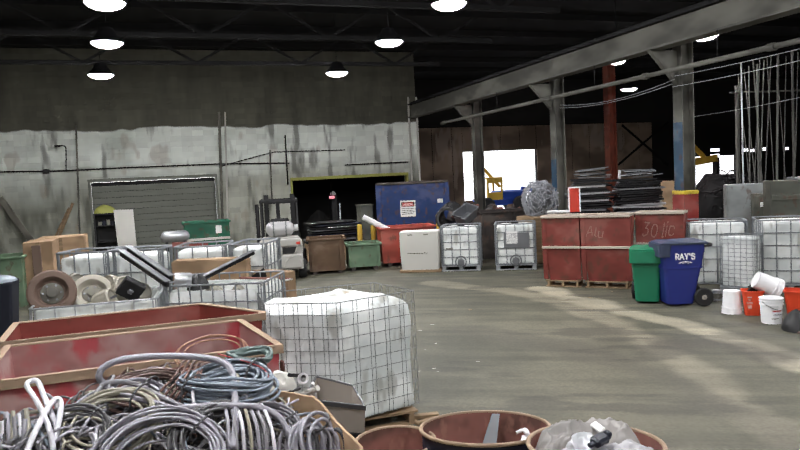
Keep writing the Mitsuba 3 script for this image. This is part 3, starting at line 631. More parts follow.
# ================================================================== CAGED LIQUID TOTES
def resample(poly, step):
    p = np.vstack([poly, poly[:1]]); out = []
    for a, b in zip(p[:-1], p[1:]):
        n = max(1, int(round(np.linalg.norm(b - a) / step))); out += [a + (b - a) * i / n for i in range(n)]
    return np.array(out)
def inset(poly, d):
    q = Polygon(poly).buffer(-d, join_style=1).exterior.coords[:-1]; q = np.array(q)
    if Polygon(q).exterior.is_ccw is False: q = q[::-1]
    return q
def cage(poly, z0, z1, nh, step, r, top_r=None, sides=5):
    c = MB(); loop = np.vstack([poly, poly[:1]])
    for i, z in enumerate(np.linspace(z0, z1, nh)):
        rad = (top_r or r) if i in (0, nh - 1) else r
        c.add(tube(ring(loop, z), rad, sides))
    for q in resample(poly, step): c.add(tube([(q[0], q[1], z0), (q[0], q[1], z1)], r, sides))
    return c
def bottle(poly, z0, z1, amp=.012, nl=14, step=.06, seed=0, dome=.03, open_to=None, top_amp=0.0, flute=0.0):
    """the plastic tank: lofted outline with dents; open_to = level of the cut-open tank's inside floor"""
    P = resample(poly, step); c0 = P.mean(0); rings = []
    per = np.cumsum(np.r_[0, np.linalg.norm(np.diff(P, axis=0), axis=1)])
    for i, z in enumerate(np.r_[z0, np.linspace(z0 + .03, z1 - .04, nl), z1]):
        s = .96 if i == 0 else (.955 if i == nl + 1 else 1.0)
        q = c0 + (P - c0) * s
        d = amp * 2 * (meshkit.fbm(np.column_stack([P * 2.2, np.full(len(P), z * 3 + seed)]), 3, seed) - .5) - flute * (.5 + .5 * np.sin(per * 2 * np.pi / .17))
        nrm = (P - c0) / np.linalg.norm(P - c0, axis=1, keepdims=True)
        rings.append(ring(q + nrm * d[:, None], z))
    if open_to is None:
        for s, dz in ((.8, dome * .6), (.55, dome), (.3, dome), (.08, dome)):
            q = c0 + (P - c0) * s; zz = z1 + dz + top_amp * (meshkit.fbm(np.column_stack([q * 3, np.full(len(q), seed)]), 3, seed) - .35)
            rings.append(ring(q, zz))
        return loft(rings)
    for z in (z1 - .01, open_to): rings.append(ring(c0 + (P - c0) * .93, z))
    return loft(rings)
def tote(label, fl, fr, d, z0, h, nh=6, step=.2, r=.009, pallet='steel', z_top=None, open_to=None, plates=(), valve=True, seed=0, bottle_h=None, cage_mat='mat_cage', cap=True, flute=0.0, group=None, inset_by=.025):
    m, w = along(fl, fr); k = thing('tote', label, 'tote', group)
    poly = rr(w, d, .06, 3, w / 2, d / 2); inn = rr(w - 2 * inset_by, d - 2 * inset_by, .09, 4, w / 2, d / 2)
    base = z0 + (.14 if pallet else .0)
    bh = bottle_h or h - .05
    part(k, 'bottle', MB(m).add(bottle(inn, base + .02, base + bh, seed=seed, open_to=open_to, flute=flute)), 'mat_tote', 60)
    part(k, 'cage', MB(m).add(cage(poly, base + .02, base + h, nh, step, r, r * 1.5).mesh()), cage_mat, True)
    if pallet == 'steel':
        pl = MB(m)
        for x in (.06, w / 2, w - .06): pl.bx(x - .05, x + .05, .02, d - .02, .0 + z0, z0 + .12, .01)
        pl.bx(0, w, 0, d, z0 + .11, z0 + .145, .01).bx(0, w, 0, .05, z0, z0 + .03, .005)
        part(k, 'pallet', pl, 'mat_galv')
    elif pallet == 'wood': wood_pallet(k, m, w, d, z0)
    if cap and open_to is None: part(k, 'cap', MB(m).add(lathe([(.09, base + bh), (.09, base + bh + .06), (.07, base + bh + .065)], 18), spot(w / 2, d / 2)), 'mat_black', 40, label='round black filler cap')
    if valve:
        v = part(k, 'valve', MB(m).add(lathe([(.09, 0), (.09, .05), (.055, .06), (.055, .1), (.07, .1), (.07, .12)], 16), frame((w / 2, .035, base + .09), (1, 0, 0), (0, 0, 1), (0, -1, 0))), 'mat_alu', 40, label='round outlet valve')
        part(v, 'collar', MB(m).add(loft([circ(.15, 0, 20), circ(.15, .012, 20), circ(.12, .012, 20), circ(.12, 0, 20), circ(.15, 0, 20)], False, False), frame((w / 2, -.005, base + .1), (1, 0, 0), (0, 0, 1), (0, -1, 0))), 'mat_alu', 40)
    for (u0, u1, v0, v1, mt, lb) in plates:
        part(k, 'label_plate', MB(m).bx(u0 * w, u1 * w, -.016, -.01, base + v0 * h, base + v1 * h, .001), mt, label=lb)
    return k, m, w
def wood_pallet(k, m, w, d, z0, t=.02):
    nb = 6
    for i in range(nb):
        y = .05 + (d - .1) * i / (nb - 1); part(k, 'pallet_board', MB(m).bx(-.02, w + .02, y - .05, y + .05, z0 + .115, z0 + .14, .003), 'mat_wood')
    for x in (.05, w / 2, w - .05): part(k, 'pallet_stringer', MB(m).bx(x - .025, x + .025, 0, d, z0 + .02, z0 + .115, .003), 'mat_wood')
    for y in (.05, d / 2, d - .05): part(k, 'pallet_board', MB(m).bx(-.02, w + .02, y - .05, y + .05, z0, z0 + .02, .003), 'mat_wood')

tote('stained white tote with a bent cage beside the white crate', G(442, 271.5), G(481, 270.5), .95, 0, 1.0, 6, .25, .011, seed=1, plates=((.12, .3, .42, .46, 'mat_grime', 'dark scuff'),))
tote('white tote with a silver label plate, right of the bent one', G(496, 270.5), G(537, 269.5), .95, 0, 1.02, 6, .25, .011, seed=2, plates=((.22, .84, .42, .78, 'mat_alu', 'silver label plate'), (.28, .56, .52, .82, 'mat_paper', 'white paper label')))
# the right-hand row
tote('white tote at the back of the row, next to the blue cart', G(686, 222, 1.28), G(748, 220.5, 1.28), .8, 0, 1.27, 6, .24, .010, pallet=None, seed=3, valve=False, flute=.012, cap=False)
tote('smaller white tote with fine wire mesh in front of the row', G(719.5, 293.5), G(757, 296.5), .45, 0.0, .96, 13, .115, .005, pallet='steel', seed=4, valve=False, flute=.012, cap=False)
tote('big white tote with wide cage squares behind the buckets', G(758.5, 220.5, 1.34), G(824, 219, 1.34), .9, 0, 1.2, 6, .22, .010, pallet='steel', seed=5, valve=False, flute=.01, cap=False)

# ================================================================== RED TUBS ON PALLETS
def red_tub(label, fl, fr, d, z0=.14, h=1.34, letters=(), seam=True):
    m, w = along(fl, fr); k = thing('steel_tub', label, 'tub')
    tp, t = .07, .03
    def rect(i, z): return np.array([(i, i, z), (w - i, i, z), (w - i, d - i, z), (i, d - i, z)])
    part(k, 'shell', MB(m).add(loft([rect(tp + .05, z0), rect(tp * .5, z0 + h * .55), rect(0, z0 + h), rect(t, z0 + h), rect(tp + .08, z0 + .5)])), 'mat_paint', pal='red_tub')
    part(k, 'rim', MB(m).bx(-.0, w + .0, -.05, .02, z0 + h - .02, z0 + h + .035, .008).bx(-.0, w + .0, d - .02, d + .05, z0 + h - .02, z0 + h + .035, .008).bx(0, .03, .02, d - .02, z0 + h - .02, z0 + h + .035, .008).bx(w - .03, w, .02, d - .02, z0 + h - .02, z0 + h + .035, .008), 'mat_tub_rim', label='worn pale rim')
    zr = z0 + h * .53
    part(k, 'rail', MB(m).bx(.0, w, -.015, .05, zr - .03, zr + .025, .006), 'mat_tub_rim', label='worn pale rail around the middle')
    for x in (.05, w - .05): part(k, 'corner_rib', MB(m).bar((x, .085, z0 + .03), (x, .03, zr - .03), .09, .05).bar((x, .035, zr + .025), (x, .0, z0 + h - .02), .09, .03), 'mat_paint', pal='red_tub')
    # chalk lettering on the upper band
    for text, x0, zz, hh, ww in letters:
        tm = meshkit.text_mesh(text, hh, .004); tm.apply_translation([-tm.bounds[0][0], -tm.bounds[0][1], 0]); tm.apply_scale([ww / tm.extents[0], 1, 1]); tm.vertices[:, 0] += .22 * tm.vertices[:, 1]; tm.vertices[:, 1] += .03 * np.sin(tm.vertices[:, 0] * 14)
        tilt = math.atan2(.04, .62)
        tm.apply_transform(frame((x0, .038 - .035 * (zz - zr) / (z0 + h - zr) - .012, zz), (1, 0, 0), (0, -math.sin(tilt), math.cos(tilt)), (0, -math.cos(tilt), -math.sin(tilt))))
        part(k, 'chalk_mark', MB(m).add(tm), 'mat_chalk_dull', label='pale chalk lettering')
    wood_pallet(k, m @ spot(w * .06, .08), w * .88, d - .1, 0)
    return m, w
t0, t1 = G(541, 217.5, 1.48), G(630, 217, 1.46)
red_tub('red steel tub with pale rim, farthest of the three beside the column', t0, t0 + (t1 - t0) * .44, .55)
red_tub('red steel tub with chalk writing, middle of the three', t0 + (t1 - t0) * .45, t1, .55, letters=(('Alu', .1, 1.06, .2, .34),))
red_tub('red steel tub with big chalk lettering behind the green cart', G(635, 217, 1.41), G(684, 216, 1.42), .42, letters=(('30 lic', .12, .98, .3, .62),))

# red L shaped sign standing on the first tub
p = A(573, 216, 13.0)
e = np.array([.8, -.6]); 
m = frame((p[0], 13.0, 1.525), (.8, -.6, 0), (.6, .8, 0), (0, 0, 1))
k = thing('angle_bracket', 'red and white L shaped metal piece standing on the farthest tub', 'metal bracket')
part(k, 'upright', MB(m).bx(-.06, .14, 0, .03, 0, .52, .01), 'mat_sign_red'); part(k, 'edge', MB(m).bx(-.09, -.06, -.01, .04, .04, .54, .005).bx(-.09, .17, -.01, .04, .52, .55, .005).bx(.14, .17, -.01, .04, 0, .54, .005).bx(-.55, -.06, -.01, .08, .0, .05, .005), 'mat_white', label='white edge')

# ------------------------------------------------------------------ stacked black aluminium frames behind the tubs
v = np.array([.86, -.51]); 
for s, (pxa, pxb, Yc, n, lb) in enumerate(((569, 612, 15.0, 17, 'left'), (613, 664, 14.2, 17, 'right'))):
    a_ = A(pxa, 216, Yc); b_ = A(pxb, 216, Yc - .5)
    mid = (a_[:2] + b_[:2]) / 2; L = np.linalg.norm(b_[:2] - a_[:2])
    e = (b_[:2] - a_[:2]) / L; L *= .9; az = math.atan2(e[1], e[0])
    kp = thing('stack_stand', f'dark timber stand under the {lb} stack of black frames', 'stand')
    part(kp, 'deck', MB(spot(*mid, 0, az)).bx(-L / 2, L / 2, -.4, .6, 1.18, 1.24), 'mat_wood')
    for xx in (-L / 2 + .08, L / 2 - .08):
        for yy in (-.32, .5): part(kp, 'leg', MB(spot(*mid, 0, az)).bx(xx - .05, xx + .05, yy - .05, yy + .05, 0, 1.18), 'mat_wood')
    zt = 1.245; top = A(pxa + 20, 178, Yc)[2]
    dz = (top - zt) / n
    for i in range(n):
        for j in range(2 if i < n - 3 else 1):
            ln = L * rng.uniform(.82, 1.04); hh = dz * .82
            mm = spot(mid[0], mid[1], zt + i * dz, az + rng.uniform(-.1, .1), rng.uniform(-.02, .02), rng.uniform(-.025, .025)) @ spot(rng.uniform(-.1, .1), -.3 + .42 * j + rng.uniform(-.03, .03), 0)
            f = MB(mm)
            f.bx(-ln / 2, ln / 2, -.06, .0, 0, hh, .006).bx(-ln / 2, ln / 2, .26, .32, 0, hh, .006).bx(-ln / 2, -ln / 2 + .06, 0, .26, 0, hh, .006).bx(ln / 2 - .06, ln / 2, 0, .26, 0, hh, .006)
            c_ = rng.random()
            solo('window_frame', f'black metal window frame lying in the {lb} stack behind the red tubs', 'window frame', f, 'mat_frame_black' if c_ < .8 else ('mat_silver' if c_ > .9 else 'mat_alu'), group=f'black frames in the {lb} stack')
    for i in range(7):
        xx = rng.uniform(-.4, .4) * L; zz = top + .02 + .03 * i
        aa = rng.uniform(-.3, .3); bb = rng.uniform(-.04, .06)
        pts = MB(spot(mid[0], mid[1], zz, az + aa)).bar((-.3 + xx * .3, -.2 + .05 * i, 0), (.45 + xx * .3, -.2 + .05 * i, bb), .05, .025, .004)
        solo('metal_strip', f'thin metal strip lying loose on top of the {lb} stack', 'metal strip', pts, ('mat_alu', 'mat_frame_black', 'mat_silver')[i % 3], group=f'loose strips on the {lb} stack')
solo('plank', 'pale short plank leaning on the right end of the black frames', 'plank', MB().bar(A(656, 193, 13.9), A(664, 216, 13.6) + (A(664, 216, 13.6) - A(656, 193, 13.9)) * 1.35, .12, .03), 'mat_dirty_white')
solo('metal_strip', 'white upright strip sticking up from the black frames', 'metal strip', MB().bar(A(619.5, 170, 14.4), A(619, 186, 14.4), .05, .04), 'mat_white')
p0, p1 = A(655, 182, 15.6), A(679, 182, 15.6)
k = solo('cardboard_box', 'tall tan cardboard box between the black frames and the blue column', 'box', MB().bx(p0[0], p1[0], 15.6, 16.4, 0, p0[2], .01).bx(p0[0] + .2, p0[0] + .5, 15.592, 15.6, 1.5, 1.6), 'mat_card')

# ------------------------------------------------------------------ bale of bright wire
p = A(540, 200, 16.4)
bale = MB()
g = np.random.default_rng(3)
for i in range(230):
    c = g.normal(size=3); c /= np.linalg.norm(c); q = np.array([c[0] * .42, c[1] * .42, c[2] * .46])
    t = np.cross(c, g.normal(size=3)); t /= np.linalg.norm(t); l = g.uniform(.12, .3)
    a = q - t * l; b = q + t * l; mid = q * 1.12 + g.normal(size=3) * .03
    bale.add(tube(spline([a, (a + mid) / 2 + g.normal(size=3) * .03, mid, (b + mid) / 2 + g.normal(size=3) * .03, b], 3), g.uniform(.007, .014), 4))
k = thing('wire_bale', 'round bale of tangled bright wire left of the blue column', 'wire bale')
base = MB(spot(p[0], 16.4, 0)).bx(-.5, .5, -.45, .45, 0, p[2] - .42, .02)
solo('wooden_crate', 'dark timber crate under the bale of bright wire', 'crate', base, 'mat_wood')
part(k, 'wire', MB(spot(p[0], 16.4, p[2])).add(bale.mesh()), 'mat_bale', True); stuffed(k + '__wire')
part(k, 'core', MB(spot(p[0], 16.4, p[2])).add(lumpy(.74, .74, .36, 11)).add(trimesh.Trimesh(lumpy(.74, .74, .36, 12).vertices * [1, 1, -1], lumpy(.74, .74, .36, 12).faces[:, ::-1], process=False)), 'mat_alu', 40)

# ------------------------------------------------------------------ wheeled carts
def cart(label, cx, cy, back, s, body, lid, deep=.74, wide=.58, h=1.08, text=None):
    b = np.array(back, float); b /= np.linalg.norm(b); m = frame((cx, cy, 0), (-b[1] * -1, -b[0], 0), (b[0], b[1], 0), (0, 0, 1))
    m = frame((cx, cy, 0), (b[1], -b[0], 0), (b[0], b[1], 0), (0, 0, 1))
    k = thing('wheeled_cart', label, 'waste cart')
    rg = []
    for z, wf, d0, d1 in ((.04, .76, -.31, .16), (.06, .78, -.32, .17), (.66, .92, -.38, .30), (.665, .96, -.4, .33), (.7, .96, -.4, .33), (.7, .93, -.39, .32), (h - .14, .96, -.4, .36), (h - .14, 1.0, -.41, .37), (h, 1.0, -.41, .37)):
        rg.append(rr(wide * wf, (d1 - d0) * deep / .8, .06, 3, 0, (d0 + d1) / 2 * deep / .8, z))
    part(k, 'body', MB(m).add(loft(rg)), body, 35)
    part(k, 'lid', MB(m).add(loft([rr(wide + .05, deep + .04, .06, 3, 0, -.02, h - .11), rr(wide + .06, deep + .06, .06, 3, 0, -.02, h + .01), rr(wide, deep, .06, 3, 0, -.02, h + .045), rr(wide * .7, deep * .7, .06, 3, 0, -.02, h + .065)])) if lid == 'deep' else MB(m).add(loft([rr(wide + .04, .2, .05, 3, 0, -deep / 2 + .02, h - .2), rr(wide + .05, .22, .05, 3, 0, -deep / 2 + .03, h + .0), rr(wide + .05, .22, .05, 3, 0, -deep / 2 + .03, h + .015)])).add(loft([rr(wide + .05, deep + .06, .05, 3, 0, -.01, h + .002), rr(wide + .06, deep + .07, .05, 3, 0, -.01, h + .03), rr(wide * .9, deep * .9, .05, 3, 0, -.01, h + .06)])), s, 35, label='hinged lid with a deep front lip')
    part(k, 'handle', MB(m).add(tube(spline([(-wide / 2 + .05, deep / 2 - .06, h - .05), (-wide / 2 + .05, deep / 2 + .09, h - .02), (0, deep / 2 + .1, h - .02), (wide / 2 - .05, deep / 2 + .09, h - .02), (wide / 2 - .05, deep / 2 - .06, h - .05)], 6), .02, 8)), 'mat_black', 40)
    part(k, 'axle', MB(m).rod((-wide / 2 - .03, deep / 2 - .07, .16), (wide / 2 + .03, deep / 2 - .07, .16), .015), 'mat_wire_dark', 40)
    for sx in (-1, 1):
        wm = m @ frame((sx * (wide / 2 - .01), deep / 2 - .07, .16), (0, 1, 0), (0, 0, 1), (sx, 0, 0))
        wl = part(k, 'wheel', MB(wm).add(lathe([(.08, -.03), (.145, -.035), (.16, -.02), (.16, .02), (.145, .035), (.08, .03)], 22)), 'mat_rubber', 40)
        part(wl, 'hub', MB(wm).add(lathe([(.068, -.02), (.068, .02), (.03, .036), (.02, .036)], 16)), 'mat_bin', 40)
    return k, m
kb, mb = cart('blue wheeled waste cart with white lettering in front of the totes', *(G(678, 307) + np.array([.22, .19])), (.93, -.37), 'mat_cart_lid', 'mat_cart_blue', 'front', text=True)
tm = meshkit.text_mesh("RAY'S", .105, .004, bold=True); tm.apply_translation([-tm.bounds[0][0], -tm.bounds[0][1], 0]); tw = tm.extents[0]; tm.apply_scale([.33 / tw, 1, 1])
wide = .58
sm = mb @ frame((wide / 2 * .975 + .004, -.17, .82), (0, 1, 0), (.012, 0, 1), (1, 0, -.012))
part(kb, 'lettering', MB(sm).add(tm).add(tm, spot(.005, 0, -.0005)).add(tm, spot(0, .005, -.001)), 'mat_white', label='white lettering on the side')
part(kb, 'arc', MB(sm).add(tube([(.05, -.055, .004), (.11, -.035, .004), (.165, -.03, .004), (.22, -.035, .004), (.28, -.055, .004)], .008, 6)).add(tube([(.1, -.06, .004), (.165, -.05, .004), (.23, -.06, .004)], .005, 6)), 'mat_white', label='white arc under the lettering')
cart('green wheeled waste cart beside the blue one', *(G(648, 304.5) + np.array([.2, .25])), (.66, .75), 'mat_cart_green', 'mat_cart_green', 'front', wide=.52, deep=.66, h=.95)

# ------------------------------------------------------------------ buckets
def bucket(label, M0, r0=.128, r1=.148, h=.37, m='mat_white', handle=True, bands=(), inside='mat_dirty_white', flip=False):
    k = thing('bucket', label, 'bucket')
    prof = [(r0, 0), (r0 + (r1 - r0) * .72, h * .72), (r1 + .008, h * .73), (r1 + .008, h * .76), (r1 - .002, h * .77), (r1, h * .86), (r1 + .01, h * .865), (r1 + .01, h * .89), (r1, h * .9), (r1 + .004, h - .015), (r1 + .012, h - .012), (r1 + .012, h), (r1 - .006, h), (r0 - .005, .012)]
    part(k, 'shell', MB(M0).add(lathe(prof, 26)), m, 40)
    for (z0, z1, a0, a1, mt) in bands:
        rr_ = lambda z: r0 + (r1 - r0) * z / h + .0015
        an = np.linspace(a0, a1, 12)
        part(k, 'label_band', MB(M0).add(loft([np.column_stack([rr_(z * h) * np.cos(an), rr_(z * h) * np.sin(an), np.full(12, z * h)]) for z in (z0, z1)], False, False, closed=False)), mt, True)
    if handle: part(k, 'bail', MB(M0).add(tube([(r1 * math.cos(t) * 1.12, r1 * math.sin(t) * -1.12 if True else 0, h * .88 - .12 * math.sin(t)) for t in np.linspace(0, math.pi, 14)], .004, 5)), 'mat_wire', True)
    return k
p = G(732, 313); bucket('white bucket turned upside down beside the fine mesh tote', spot(*p, .375, 0, math.pi), handle=False)
p = G(774, 324.5); cz = p + np.array([.08, .12])
k = bucket('white bucket with a printed label, standing between the orange tubs', spot(*cz), r0=.14, r1=.16, h=.385, bands=((.5, .54, -2.3, -1.3, 'mat_sign_red'), (.36, .39, -2.2, -1.0, 'mat_navy'), (.2, .24, -2.4, -1.6, 'mat_grime'), (.3, .55, -.9, -.5, 'mat_hoist_yellow')))
q = A(767, 284.5, 8.45); tilt = frame((q[0], q[1], q[2]), *[rotm(0, 0, 0)[:, i] for i in range(3)])
ax = np.array([.72, -.42, -.42]); ax /= np.linalg.norm(ax); ex = np.cross(ax, [0, 0, 1.0]); ex /= np.linalg.norm(ex); ey = np.cross(ax, ex)
k = bucket('white bucket lying tipped over on top of the others', frame(q - ax * .19, ex, ey, ax), r0=.14, r1=.16, h=.385, handle=False)
def tub_rect(label, M0, w, d, h, m='mat_orange'):
    k = thing('plastic_tub', label, 'tub')
    part(k, 'shell', MB(M0).add(loft([rr(w * .72, d * .72, .04, 3, z=0), rr(w * .96, d * .96, .05, 3, z=h * .94), rr(w * 1.04, d * 1.04, .05, 3, z=h * .95), rr(w * 1.04, d * 1.04, .05, 3, z=h), rr(w * .92, d * .92, .05, 3, z=h), rr(w * .7, d * .7, .04, 3, z=.06)])), m, 40)
    return k, M0
p = G(752, 317); k, M0 = tub_rect('orange red plastic tub with faded print beside the upside down bucket', spot(p[0] + .16, p[1] + .14, 0, -.72), .32, .3, .4)
for i, (zz, ww) in enumerate(((.3, .06), (.26, .04), (.21, .09), (.16, .06), (.13, .05))): part(k, 'faded_print', MB(M0).box(-.05, -.108 - .039 * zz / .4 - .0035, zz, ww, .004, .018, .0005), 'mat_chalk', label='faded pale print')
for i in range(4): solo('black_scrap', 'black plastic scrap sticking out of the orange tub beside the upside down bucket', 'plastic scrap', MB(spot(p[0] + .08 + .045 * i, p[1] + .2 - .03 * i, .3 + .01 * i, i, .5, .4)).bx(-.04, .04, -.015, .015, 0, .17, .006), 'mat_black', group='black scraps in the orange tub')
p = G(794, 321); tub_rect('orange red plastic tub at the right edge of the picture', spot(p[0] + .34, p[1] + .2, 0, -.75), .44, .36, .42)
p = G(796, 331); k = thing('bag', 'black bag slumped on the floor at the right edge', 'bag')
part(k, 'body', MB(spot(p[0] + .1, p[1] + .08, .0, .6)).add(lumpy(.5, .34, .3, 21, 30, 10, .3)), 'mat_black', 50)
part(k, 'strap', MB(spot(p[0] + .02, p[1] - .1, .0, .4)).bx(-.14, .16, -.05, .03, .0, .03, .01), 'mat_cable_brown', label='brown strap on the floor')
p = G(717, 301); k = thing('paint_can', 'small silver can with a round lid on the floor behind the blue cart wheel', 'can')
part(k, 'can', MB(spot(p[0] + .06, p[1] + .06)).add(lathe([(.085, 0), (.088, .01), (.084, .015), (.084, .17), (.09, .175), (.09, .185), (.07, .18), (.02, .18)], 20)), 'mat_silver', 40)
part(k, 'label_band', MB(spot(p[0] + .06, p[1] + .06)).add(lathe([(.0855, .04), (.0855, .13)], 20, False, False)), 'mat_grime', 40)

# ------------------------------------------------------------------ cabinets, rods and the dark wire heap at the far right
def cabinet(label, px0, px1, pyt, Y, d, pal, door=True):
    a, b = A(px0, pyt, Y), A(px1, pyt, Y)
    e = np.array([.8, -.6]); m, w = along(a[:2], (a[0] + (b[0] - a[0]) * .9, Y - (b[0] - a[0]) * .55)); hz = a[2]
    k = thing('cabinet', label, 'cabinet')
    part(k, 'body', MB(m).bx(0, w, 0, d, .05, hz, .015), 'mat_paint', pal=pal); part(k, 'base', MB(m).bx(.03, w - .03, .03, d - .03, 0, .05), 'mat_black')
    if door:
        dk = part(k, 'door', MB(m).bx(.04, w - .04, -.02, -.001, .1, hz - .05, .006), 'mat_paint', pal=pal)
        part(dk, 'handle', MB(m).bx(w * .8, w * .84, -.05, -.021, hz * .55, hz * .68, .005), 'mat_black')
    return k, m, w, hz
cabinet('light grey steel cabinet below the right hand bright opening', 726, 754, 184.5, 13.6, .3, 'light_grey')
k, m, w, hz = cabinet('dark grey low cabinet with a small white sticker among the steel rods', 753, 768, 194, 12.95, .22, 'grey'); part(k, 'sticker', MB(m).bx(w * .3, w * .45, -.026, -.021, hz - .32, hz - .2), 'mat_paper', label='white sticker')
k, m, w, hz = cabinet('large grey green crate at the right edge behind the totes', 770, 812, 181, 11.9, .55, 'grey', False)
for z in (.55, 1.1, 1.6): part(k, 'slat', MB(m).bx(.02, w - .02, -.03, -.001, z - .06, z + .06, .006), 'mat_paint', pal='grey')
for i in range(9):
    q = m @ np.array([rng.uniform(.1, w - .1), rng.uniform(.1, .6), hz + .012, 1]); solo('scrap_piece', 'small bright scrap piece lying on the grey green crate', 'scrap', MB(spot(*q[:3], rng.uniform(0, 3))).bx(-.09, .09, -.03, .03, -.012, .03 + rng.random() * .04, .006), 'mat_alu' if i % 2 else 'mat_dirty_white', group='scrap pieces on the grey green crate')
rods = [((741, 62), (744, 214), .024, 'mat_galv'), ((738, 75), (752, 205), .014, 'mat_rod'), ((744, 70), (757, 200), .014, 'mat_rod'), ((749, 66), (750, 200), .02, 'mat_rod'), ((753, 60), (763, 196), .022, 'mat_rod'), ((757, 64), (759, 190), .03, 'mat_rod'), ((760, 58), (754, 192), .014, 'mat_rod'), ((764, 60), (760, 190), .02, 'mat_rod'), ((767, 58), (774, 185), .014, 'mat_rod'), ((771, 56), (765, 186), .018, 'mat_rod'), ((778, 54), (777, 172), .034, 'mat_rod'), ((779, 90), (785, 172), .012, 'mat_rod'), ((792, 50), (794, 172), .036, 'mat_rod'), ((786, 56), (784, 178), .014, 'mat_rod'), ((798, 52), (795, 178), .016, 'mat_rod')]
for i, (a, b, r, mt) in enumerate(rods):
    Yq = 14.1 + .05 * (i % 5); p = A(*a, Yq + .25); q = A(*b, Yq); d = p - q
    q2 = q - d * ((q[2] - .01) / d[2]) if d[2] > 0 else q
    solo('steel_rod', ('pale' if mt == 'mat_galv' else 'dull grey') + (' steel pipe' if r > .03 else ' steel rod') + ' standing upright in the bunch at the right edge', 'rod', MB().rod(q2, p, r, 8), mt, 40, group='steel rods standing at the right edge')
p0, p1 = A(734, 92, 14.7), A(812, 78, 14.1)
k = thing('rod_rack', 'pale horizontal rail that the steel rods lean on', 'rack'); part(k, 'rail', MB().rod((p0[0], 14.85, p0[2]), (p1[0] + .6, 14.7, p0[2] + .03), .025), 'mat_rod', 40)
for xx in (p0[0] + .3, p1[0] + .6): part(k, 'post', MB().bx(xx - .04, xx + .04, 14.86, 14.94, 0, p0[2] + .2), 'mat_rod')
# heap of dark wire
p = A(713, 200, 17.2)
heap = MB(); g = np.random.default_rng(8)
for i in range(260):
    a = g.uniform(0, 6.28); rr0 = math.sqrt(g.uniform()) * 1.3; h_ = 2.12 * (1 - .15 * rr0**2) * g.uniform(.35, 1)
    c = np.array([rr0 * math.cos(a), rr0 * math.sin(a) * .7, h_]); t = g.normal(size=3) * [1, 1, .5]; t /= np.linalg.norm(t)
    l = g.uniform(.15, .4); heap.add(tube(spline([c - t * l, c + g.normal(size=3) * .08, c + t * l], 4), g.uniform(.01, .022), 4))
k = thing('wire_heap', 'tall dark heap of tangled wire right of the blue column', 'wire heap')
part(k, 'wire', MB(spot(p[0] + .1, 16.6)).add(heap.mesh()), 'mat_black', True); stuffed(k + '__wire')
part(k, 'core', MB(spot(p[0] + .1, 16.6)).add(lumpy(2.9, 1.4, 2.1, 31, 40, 14, .2, .2)), 'mat_heap', 40)

# ================================================================== LEFT MIDDLE GROUND
# cardboard and boxes by the wall
def carton(label, px0, px1, pyt, Y, d, dd=0.0):
    a, b = A(px0, pyt, Y), A(px1, pyt, Y)
    k = thing('cardboard_box', label, 'box'); part(k, 'body', MB().bx(a[0], b[0], Y, Y + d, 0, a[2], .015), 'mat_card')
    part(k, 'tape', MB().bx((a[0] + b[0]) / 2 - .04, (a[0] + b[0]) / 2 + .04, Y - .003, Y - .0005, .1, a[2] - .02), 'mat_wood'); return k
carton('tall tan cardboard box left of the back tote', 22, 52, 243, 17.6, 1.0)
carton('second tan cardboard box behind the first one by the wall', 36, 84, 239, 19.0, 1.0)
a, b = A(31, 246, 17.4), A(40, 246, 17.4); solo('plank', 'dark brown upright board in front of the tan boxes', 'plank', MB().bx(a[0], b[0], 17.42, 17.47, 0, a[2], .005), 'mat_drum_brown')
a, b = A(0, 258, 17.2), A(21, 258, 17.2)
k = thing('steel_bin', 'dull olive steel bin at the left edge by the wall', 'bin'); open_bin(k, spot(a[0] - 1.0, 17.2), b[0] - a[0] + 1.0, 1.0, .0, a[2], pal='green', floor_z=.6)
p = A(7, 280, 12.6)
k = thing('waste_bin', 'dark navy bin with a pale blue bag liner at the left edge', 'bin')
part(k, 'body', MB(spot(p[0] - .3, 12.9)).add(loft([rr(.6, .55, .05, 3, z=0.1), rr(.74, .68, .05, 3, z=p[2] - .05)])), 'mat_navy', 40)
part(k, 'base', MB(spot(p[0] - .3, 12.9)).add(loft([rr(.62, .57, .05, 3, z=0), rr(.62, .57, .05, 3, z=.1)])), 'mat_grime', 40)
part(k, 'liner', MB(spot(p[0] - .3, 12.9, p[2] - .05)).add(lumpy(.78, .7, .12, 41)), 'mat_cable_blue', 60, label='pale blue crumpled bag liner')

# things before the roll-up door
a, b = A(93, 214, 25.2), A(117, 214, 25.2)
k = thing('cabinet', 'black open cabinet at the left end of the roll up door', 'cabinet')
part(k, 'carcass', MB().bx(a[0], a[0] + .05, 25.2, 25.7, 0, a[2]).bx(b[0] - .05, b[0], 25.2, 25.7, 0, a[2]).bx(a[0], b[0], 25.66, 25.7, 0, a[2]).bx(a[0], b[0], 25.2, 25.7, a[2] - .05, a[2]).bx(a[0], b[0], 25.2, 25.7, .1, .15), 'mat_black')
for zz in (.75, 1.3): part(k, 'shelf', MB().bx(a[0] + .05, b[0] - .05, 25.22, 25.66, zz, zz + .03), 'mat_black')
for i in range(5): solo('parts_bin', 'dark parts bin on a shelf of the black cabinet', 'parts bin', MB(spot(a[0] + .18 + .13 * i, 25.4)).add(loft([rr(.1, .24, .02, 2, z=1.331), rr(.11, .26, .02, 2, z=1.331 + .12 + .03 * (i % 3)), rr(.09, .24, .02, 2, z=1.331 + .12 + .03 * (i % 3)), rr(.08, .22, .02, 2, z=1.35)])), ('mat_grime', 'mat_navy')[i % 2], 40, group='parts bins in the black cabinet')
solo('bag', 'pale yellow bag lying on the black cabinet', 'bag', MB(spot((a[0] + b[0]) / 2 - .03, 25.42, a[2])).add(lumpy(.72, .4, .3, 51)), 'mat_yellow_bag', 50)
a, b = A(113, 210, 24.9), A(133, 210, 24.9); z1 = a[2]
